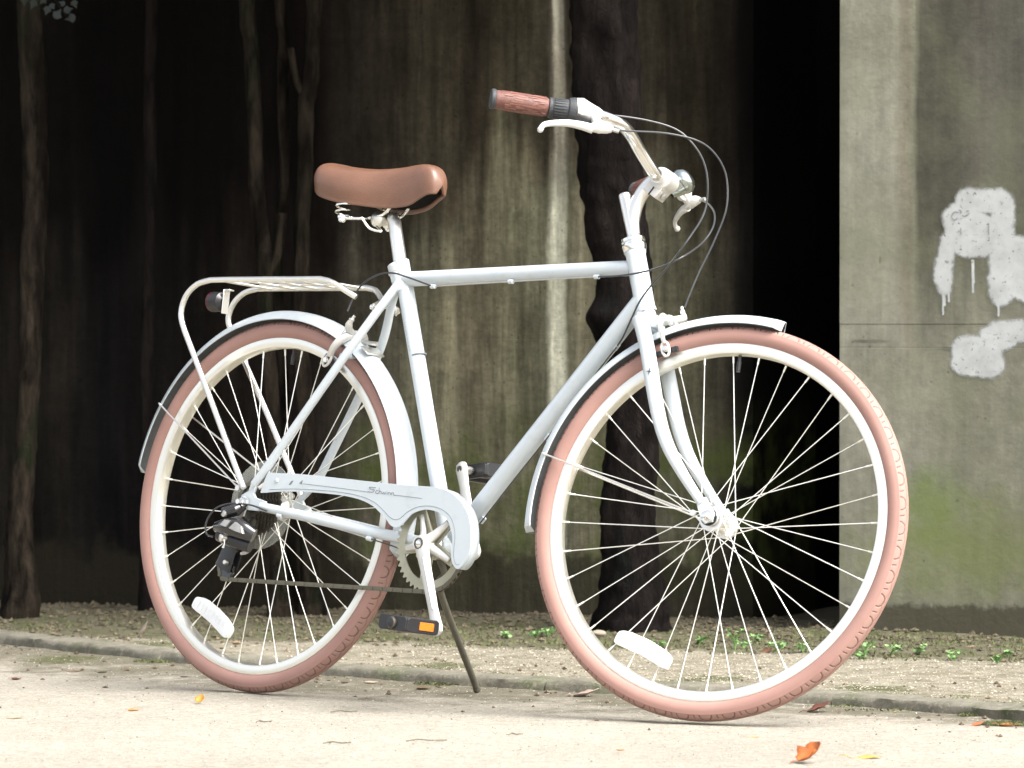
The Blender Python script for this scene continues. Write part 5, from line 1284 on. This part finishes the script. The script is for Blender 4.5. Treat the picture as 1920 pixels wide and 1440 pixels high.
def pedal(p, s_, lab, roll, ry0=.030, ry1=.066):
    Rm = Matrix.Rotation(roll, 3, 'Y'); T = lambda x, y, z: p+Rm @ Vector((x, y*s_, z))
    o_ = part('pedal', MB().lathe(T(0, .006, 0), (0, s_, 0), [(0, .0075), (.010, .0075), (.012, .0105), (.020, .0110), (.085, .0095), (.098, .0090), (.100, .006)], 18), M['black'], bike, label=lab)
    for x in (-.030, .030):
        q = [T(x, .016, -.011), T(x, .016, .011), T(x, .022, .0135), T(x, .088, .0135), T(x, .096, .011), T(x, .096, -.011), T(x, .088, -.0135), T(x, .022, -.0135)]
        nn = Rm @ Vector((1 if x > 0 else -1, 0, 0))
        part('pedal_cage', MB().prism([v-nn*.006 for v in q], nn*.012), M['black'], o_, smooth=0, bevel=.002)
        part('pedal_reflector', MB().prism([T(x, y, z)+nn*.0058 for y, z in ((ry0, -.0072), (ry0, .0072), (ry1, .0072), (ry1, -.0072))], nn*.0016), M['amber'], o_, smooth=0, bevel=.0005)
    for y in (.018, .094):
        part('pedal_end', MB().prism([T(-.034, y-.005, -.010), T(-.028, y-.005, -.0135), T(.028, y-.005, -.0135), T(.034, y-.005, -.010), T(.034, y-.005, .010), T(.028, y-.005, .0135), T(-.028, y-.005, .0135), T(-.034, y-.005, .010)], T(0, .010, 0)-T(0, 0, 0)), M['black'], o_, smooth=0, bevel=.002)
    part('pedal_cap', MB().lathe(T(0, .098, 0), (0, s_, 0), [(0, .011), (.004, .011), (.006, .009)], 18), M['dark_steel'], o_)
pedal(pedR+Vector((0, -.016, 0)), -1, 'right pedal with amber reflector below the chainring', .06)
pedal(pedL+Vector((0, .014, 0)), 1, 'left pedal half hidden behind the down tube', -.12, .052, .086)
part('pedal_axle', MB().tube([pedL, pedL+Vector((0, .024, 0))], [.0085, .0075], 12), M['alloy'], crankset)
# bottom bracket cup on the far side
part('bracket_cup', MB().lathe(BB+Vector((0, .036, 0)), (0, 1, 0), [(0, .0205), (.004, .0212), (.010, .0212), (.011, .012), (.030, .010)], 24), M['steel'], frame)
# freewheel
cas = part('freewheel', MB().lathe((0, -.030, R), (0, -1, 0), [(0, .018), (.026, .017)], 20), M['dark_steel'], bike, label='dark stack of rear sprockets')
for k in range(7):
    NTk = [28, 24, 22, 20, 18, 16, 14][k]; r_ = .0127*NTk/(2*PI)+.0012; y = -.0290-.0038*k; vs = []; Nn = NTk*2
    for yy in (y-.0009, y+.0009):
        for j in range(Nn): a = 2*PI*j/Nn; q = r_ if j % 2 else r_-.0042; vs.append(Vector((q*math.cos(a), yy, R+q*math.sin(a))))
    fs = [tuple(range(Nn)), tuple(reversed(range(Nn, 2*Nn)))]+[(j, (j+1) % Nn, Nn+(j+1) % Nn, Nn+j) for j in range(Nn)]
    part('sprocket', MB().add(vs, fs), M['dark_steel'], cas, smooth=0)
part('spoke_protector', MB().lathe((0, -.0255, R), (0, -1, 0), [(0, .030), (.0012, .055), (.0002, .082), (-.0010, .083), (-.0004, .055), (-.0010, .030)], 48), M['smoke'], cas)
# chain path (centre plane of the chain)
cy = -.0445
t_low0 = P(424, 1086, cy); cA = Vector((0, cy, R)); rS = .0404; rC = .0850
pul1 = P(448, 1003, cy); pul2 = P(424, 1068, cy)
path = []
def arc(c, r_, a0, a1, n_=24):
    return [c+Vector((r_*math.cos(a0+(a1-a0)*k/n_), 0, r_*math.sin(a0+(a1-a0)*k/n_))) for k in range(n_+1)]
bbc = BB+Vector((0, cy, 0)); dxy = bbc-cA; base_a = math.atan2(dxy.z, dxy.x)
off = math.asin((rC-rS)/dxy.length)
at = base_a+PI/2+off
path += arc(bbc, rC, at, at-math.radians(182), 40)                # top tangent round the front to the bottom
path += [pul2+Vector((.004, 0, -.0180)), pul2+Vector((-.008, 0, -.0165)), pul2+Vector((-.0180, 0, .000)), pul2+Vector((-.010, 0, .016)), (pul1+pul2)/2+Vector((.004, 0, 0)), pul1+Vector((.016, 0, -.006)), pul1+Vector((.018, 0, .006)), pul1+Vector((.010, 0, .016))]
path += arc(cA, rS, math.radians(250), at-0.0+0*PI, 20)[::1] if False else arc(cA, rS, math.radians(-70+360), at, 30)
path.append(path[0])
# resample into links
cum = [0]
for a, b_ in zip(path[:-1], path[1:]): cum.append(cum[-1]+(b_-a).length)
Lc = cum[-1]; nl = int(round(Lc/.0127)); px_ = [p.x for p in path]; pz_ = [p.z for p in path]
ss = np.linspace(0, Lc, nl+1); lx = np.interp(ss, cum, px_); lz = np.interp(ss, cum, pz_)
def link_mesh(wy, nm):
    mb = MB()
    for s_ in (-1, 1):
        o_ = []
        for k in range(14):
            a = 2*PI*k/14; x = math.cos(a)*.0046; z = math.sin(a)*.0048*(1 if abs(math.cos(a)) > .3 else .82)
            o_.append(Vector((x+(.00635 if math.cos(a) > 0 else -.00635), s_*wy-.0005, z)))
        mb.prism(o_, (0, .001, 0))
    mb.lathe((-.00635, -wy-.0008, 0), (0, 1, 0), [(0, .0018), (2*wy+.0016, .0018)], 8); mb.lathe((-.00635, -.0025, 0), (0, 1, 0), [(0, .0038), (.005, .0038)], 8)
    return mesh_of(nm, mb, M['chain'], 30)
LM = [link_mesh(.0034, 'chain_link'), link_mesh(.0024, 'chain_link')]
chain = empty('chain', parent=bike)
for k in range(nl):
    p0 = Vector((lx[k], cy, lz[k])); p1 = Vector((lx[k+1], cy, lz[k+1])); d = (p1-p0).normalized()
    R_ = Matrix((d, Vector((0, 1, 0)), d.cross(Vector((0, 1, 0))))).transposed().to_4x4()
    o = bpy.data.objects.new('chain_link', LM[k % 2]); COL.objects.link(o); o.parent = chain; o.matrix_local = Matrix.Translation((p0+p1)/2) @ R_
# derailleur
dm = MB(); 
d0 = P(441, 951, -.078); d1 = P(412, 962, -.088)
der = part('derailleur', MB().tube([P(458, 948, -.070), P(444, 955, -.082), P(420, 962, -.090)], [.008, .0125, .0115], 16), M['blackgloss'], bike, label='black rear derailleur')
part('derailleur_bolt', MB().lathe(P(421, 963, -.096), (0, -1, 0), [(-.004, .0062), (.003, .0062), (.004, .004)], 14), M['steel'], der)
part('hanger', MB().prism([P(438, 947, -.069), P(452, 938, -.069), P(462, 950, -.069), P(456, 968, -.069), P(446, 972, -.069)], (0, .004, 0)), M['satin'], der, smooth=0, bevel=.001)
bdy = MB().tube(spl([P(405, 988, -.092), P(424, 988, -.094), P(450, 992, -.086), P(476, 1005, -.072)], 5), np.interp(np.linspace(0, 1, 16), [0, .3, .7, 1], [.010, .0165, .0185, .014]), 16, flat=.75)
part('linkage', bdy, M['blackgloss'], der)
part('linkage', MB().tube(spl([P(412, 1002, -.086), P(432, 1012, -.082), P(470, 1024, -.066)], 5), .013, 14), M['black'], der)
part('linkage_cover', MB().prism([P(411, 984, -.108), P(420, 974, -.108), P(432, 976, -.108), P(423, 988, -.108)], (0, .006, 0)), M['greyplate'] if 'greyplate' in M else M['steel'], der, smooth=0, bevel=.001)
part('linkage_cover', MB().prism([P(428, 990, -.108), P(440, 978, -.108), P(452, 988, -.108), P(455, 1001, -.108), P(440, 996, -.108)], (0, .006, 0)), M['steel'], der, smooth=0, bevel=.001)
part('pinch_bolt', MB().lathe(P(414, 1008, -.102), (-.3, -1, -.1), [(-.010, .0070), (.001, .0070), (.002, .005)], 14), M['alloy'], der)
part('cable_tail', MB().tube([P(420, 1012, -.1), P(421, 1019, -.1), P(418, 1027, -.1)], [.0012, .0012, .0028], 8), M['alloy'], der)
cg = MB().tube([pul1+Vector((0, -.010, 0)), pul2+Vector((0, -.010, 0))], [.016, .022], 14, flat=.14, up=Vector((1, 0, 0)))
part('cage', cg, M['black'], der)
cg = MB().tube([pul1+Vector((0, .009, 0)), pul2+Vector((0, .009, 0))], [.016, .020], 14, flat=.14, up=Vector((1, 0, 0)))
part('cage', cg, M['black'], der)
for pp in (pul1, pul2):
    vs = []; Nn = 22
    for yy in (cy-.003, cy+.003):
        for j in range(Nn): a = 2*PI*j/Nn; q = .0225 if j % 2 else .0190; vs.append(Vector((pp.x+q*math.cos(a), yy, pp.z+q*math.sin(a))))
    fs = [tuple(range(Nn)), tuple(reversed(range(Nn, 2*Nn)))]+[(j, (j+1) % Nn, Nn+(j+1) % Nn, Nn+j) for j in range(Nn)]
    part('jockey_wheel', MB().add(vs, fs), M['blackgloss'], der, smooth=0)
part('jockey_bolt', MB().lathe(P(422, 1054, -.064), (0, -1, 0), [(-.006, .0042), (.002, .0042), (.003, .003)], 12), M['alloy'], der)
part('cage_tab', MB().tube([P(452, 1038, -.05), P(460, 1036, -.05), P(468, 1034, -.05)], [.003, .004, .002], 8), M['steel'], der)

# ---- chain guard
gy = -.0635
outl = [(501,888),(506,886),(516,887),(570,889.5),(640,897),(700,903.5),(756,909),(807,912.5),(826,915.5),(843,922.5),(857,933),(868,946),(876,961),(881,978),(883,1000),(882,1022),(878,1040),(870,1056),(862,1065),(857,1067),(852,1063),(847,1053),(845.5,1037),(848,1012),(846,998),(840,978),(830,966),(816,958.5),(800,955.6),(785,958),(771,965),(759,978),(749,987),(740,989),(731,984),(724.6,975),(712,961),(697.5,948),(672.5,936),(631,927.5),(568,922),(520,922),(493,924),(489,920)]
op = [P(x, y, gy) for x, y in outl]
gp = spl(op, 3, closed=True)
import bmesh
def poly_plate(pts, d, mt, name, parent, label=None, bevel=0):
    bm = bmesh.new(); vv = [bm.verts.new(p) for p in pts]; es = [bm.edges.new((vv[i], vv[(i+1) % len(vv)])) for i in range(len(vv))]
    r = bmesh.ops.triangle_fill(bm, edges=es, use_beauty=True, use_dissolve=False)
    fcs = [f for f in bm.faces]
    ex = bmesh.ops.extrude_face_region(bm, geom=fcs); bmesh.ops.translate(bm, verts=[v for v in ex['geom'] if isinstance(v, bmesh.types.BMVert)], vec=d)
    bmesh.ops.recalc_face_normals(bm, faces=bm.faces)
    me = bpy.data.meshes.new(name); bm.to_mesh(me); bm.free(); me.materials.append(mt)
    o = ob(name, me, None, parent, bevel=bevel, label=label) if label else ob(name, me, None, parent, bevel=bevel)
    return o
guard = poly_plate(gp, Vector((0, .0022, 0)), M['paint'], 'chain_guard', bike, 'pale grey hockey stick chain guard with thin script lettering', .0008)
# return flange along the outer (upper and front) edge
n_up = 20
fl = [P(x, y, gy+.001) for x, y in outl[1:n_up]]; fls = spl(fl, 5); mb = MB(); vs = []
cen = lambda p: p
for i, p in enumerate(fls):
    vs += [p, p+Vector((0, .022, 0))]
fs = [(2*i, 2*i+2, 2*i+3, 2*i+1) for i in range(len(fls)-1)]
mb.add(vs, fs); fo = part('guard_flange', mb, M['paint'], guard, smooth=60); so = fo.modifiers.new('t', 'SOLIDIFY'); so.thickness = .0014
def ink_line(pts, r_=.0007, mt='ink', nm='pinstripe', y=None):
    yy = (gy-.0004) if y is None else y
    mb = MB(); mb.tube([P(a, b_, yy) for a, b_ in pts], r_, 5, flat=1)
    return mb
pin = [(505,918),(560,917),(631,922),(676,930.5),(702,942),(718,956),(730,969),(740,974),(750,972),(764,960),(782,951),(800,948.5),(818,951),(833,958),(845,970),(852,990),(853,1010),(851,1030),(851,1046),(855,1058),(861,1058)]
mb = MB(); mb.tube(spl([P(a, b_, gy-.0002) for a, b_ in pin], 5), .00045, 5); part('pinstripe', mb, M['ink'], guard)
part('pinstripe', MB().tube([P(a, b_, gy-.0002) for a, b_ in ((569,907),(640,915.5),(690,922.5))], .00045, 5), M['ink'], guard)
part('pinstripe', MB().tube([P(a, b_, gy-.0002) for a, b_ in ((743,928.5),(768,931.5),(791,934.5))], .00045, 5), M['ink'], guard)
# script: Schwinn
def sc_p(x, y): return P(660+x/9.0, 780+y/9.0, gy-.0003)
strokes = [
 [(405,1210),(350,1204),(300,1200),(292,1212),(305,1226),(345,1238),(375,1246),(378,1258),(360,1276),(330,1284),(270,1276)],                  # S
 [(440,1258),(418,1254),(402,1270),(400,1290),(412,1304),(432,1306),(446,1300)],                                       # c
 [(462,1206),(456,1310)], [(458,1282),(472,1266),(490,1270),(490,1312)],                                              # h
 [(508,1276),(512,1312),(528,1300),(540,1280),(544,1316),(560,1306),(574,1280)],                                      # w
 [(592,1286),(592,1322)], [(594,1264),(595,1270)],                                                                    # i
 [(612,1288),(612,1326)], [(613,1300),(630,1288),(646,1296),(646,1330)],                                              # n
 [(668,1292),(668,1332)], [(669,1304),(688,1292),(704,1300),(706,1334),(740,1336)],                                   # n
]
tx = MB()
for s in strokes: tx.tube(spl([sc_p(*p) for p in s], 4), .00062, 5)
part('lettering', tx, M['ink'], guard, label='thin grey script lettering')
# screws and printed marks
for (x, y) in ((519, 901),):
    part('screw', MB().lathe(P(x, y, gy), (0, -1, 0), [(0, .005), (.002, .0045), (.003, .002)], 14), M['paint'], guard)
part('screw', MB().lathe(P(885, 994, gy+.012), (.8, -.5, 0), [(0, .0045), (.002, .004), (.003, .002)], 12), M['paint'], guard)
mk = MB(); mk.prism([P(x, y, gy-.0006) for x, y in ((541,909),(546,902),(550,901),(545,909))], (0, .0008, 0)); mk.prism([P(x, y, gy-.0006) for x, y in ((561,906),(567,900),(566,908))], (0, .0008, 0))
part('printed_mark', mk, M['ink'], guard, smooth=0)
part('guard_bracket', MB().tube([P(500, 905, gy+.004), P(486, 915, -.064)], .004, 8), M['satin'], guard)

# ---- kickstand
kf = BIKE_I @ Vector((-.0644, 10.1139, .004))
ktop = Vector((BB.x-.035, .030, BB.z-.045))
kmid = P(826, 1110, .052)
ks = MB(); ks.tube(spl([ktop+Vector((-.004, -.02, .035)), ktop, kmid, kmid.lerp(kf, .9), kf], 8), .0064, 14)
kst = part('kickstand', ks, M['standm'], bike, label='grey kickstand resting on the path')
part('kickstand_foot', MB().tube([kf+(kmid-kf).normalized()*.010, kf+(kmid-kf).normalized()*.001], .0074, 14), M['standm'], kst)
part('kickstand_mount', MB().box(ktop+Vector((-.006, -.022, .030)), (.045, .055, .014)), M['steel'], kst, bevel=.002)

# ---- cables
def cable(pts, nm='cable', r_=.0017, mt='cable', k=8, **kw):
    return part(nm, MB().tube(spl(pts, k), r_, 8), M[mt], bike, **kw)
def W(p): return SM @ p        # steered point to bike frame
cable([W(S(1122, 213, -.205)), W(S(1150, 216, -.17)), W(S(1210, 225, -.12)), W(S(1262, 240, -.08)), W(S(1293, 263, -.06)), W(S(1318, 300, -.04)), W(S(1327, 345, -.03)), W(S(1320, 400, -.03)), P(1288, 452, -.04), P(1250, 503, -.045), P(1222, 534, -.040), P(1199, 566, -.034), P(1181, 604, -.026), P(1168, 632, -.018), P(1158, 648, -.008)], label='shifter cable housing')
cable([W(S(1152, 244, -.198)), W(S(1190, 246, -.16)), W(S(1250, 250, -.10)), W(S(1308, 264, -.05)), W(S(1342, 290, -.02)), W(S(1362, 332, 0)), W(S(1362, 390, 0)), W(S(1340, 450, -.005)), W(S(1310, 512, -.015)), W(S(1290, 560, -.024)), W(S(1284, 576, -.026))], label='front brake cable housing')
cable([W(S(1316, 376, .20)), W(S(1330, 384, .17)), W(S(1340, 402, .13)), W(S(1336, 428, .09)), W(S(1316, 456, .05)), P(1283, 480, .0), P(1240, 500, -.024), P(1200, 511, -.028), P(1160, 517, -.022), P(1122, 519, -.013)], label='rear brake cable housing')
cable([P(1118, 519, -.012), P(960, 528, -.012), P(812, 537, -.012)], nm='cable_wire', r_=.0011, mt='steel', k=2)
cable([P(812, 537, -.013), P(790, 529, -.022), P(762, 519, -.024), P(738, 512, -.020), P(712, 514, -.014), P(685, 528, -.012), P(668, 548, -.014), P(658, 568, -.018), P(652, 583, -.024)], label='black loop of cable housing by the seat clamp')
cable([P(1156, 651, -.006), P(1090, 736, -.006), P(1027, 820, -.006), P(965, 898, -.006), P(905, 975, -.006), P(880, 1005, -.004)], nm='cable_wire', r_=.0013, mt='cable', k=3)
cable([P(760, 1032, -.03), P(725, 1020, -.045), P(693, 1010, -.054)], nm='cable_wire', r_=.0013, mt='cable', k=3)
cable([P(693, 1010, -.054), P(610, 985, -.060), P(525, 967, -.066)], nm='cable_wire', r_=.0011, mt='steel', k=2)
cable([P(500, 958, -.072), P(470, 947, -.080), P(435, 944, -.086), P(408, 951, -.090), P(392, 968, -.092), P(385, 988, -.092), P(389, 1003, -.092), P(400, 1006, -.092)], label='cable loop into the derailleur')
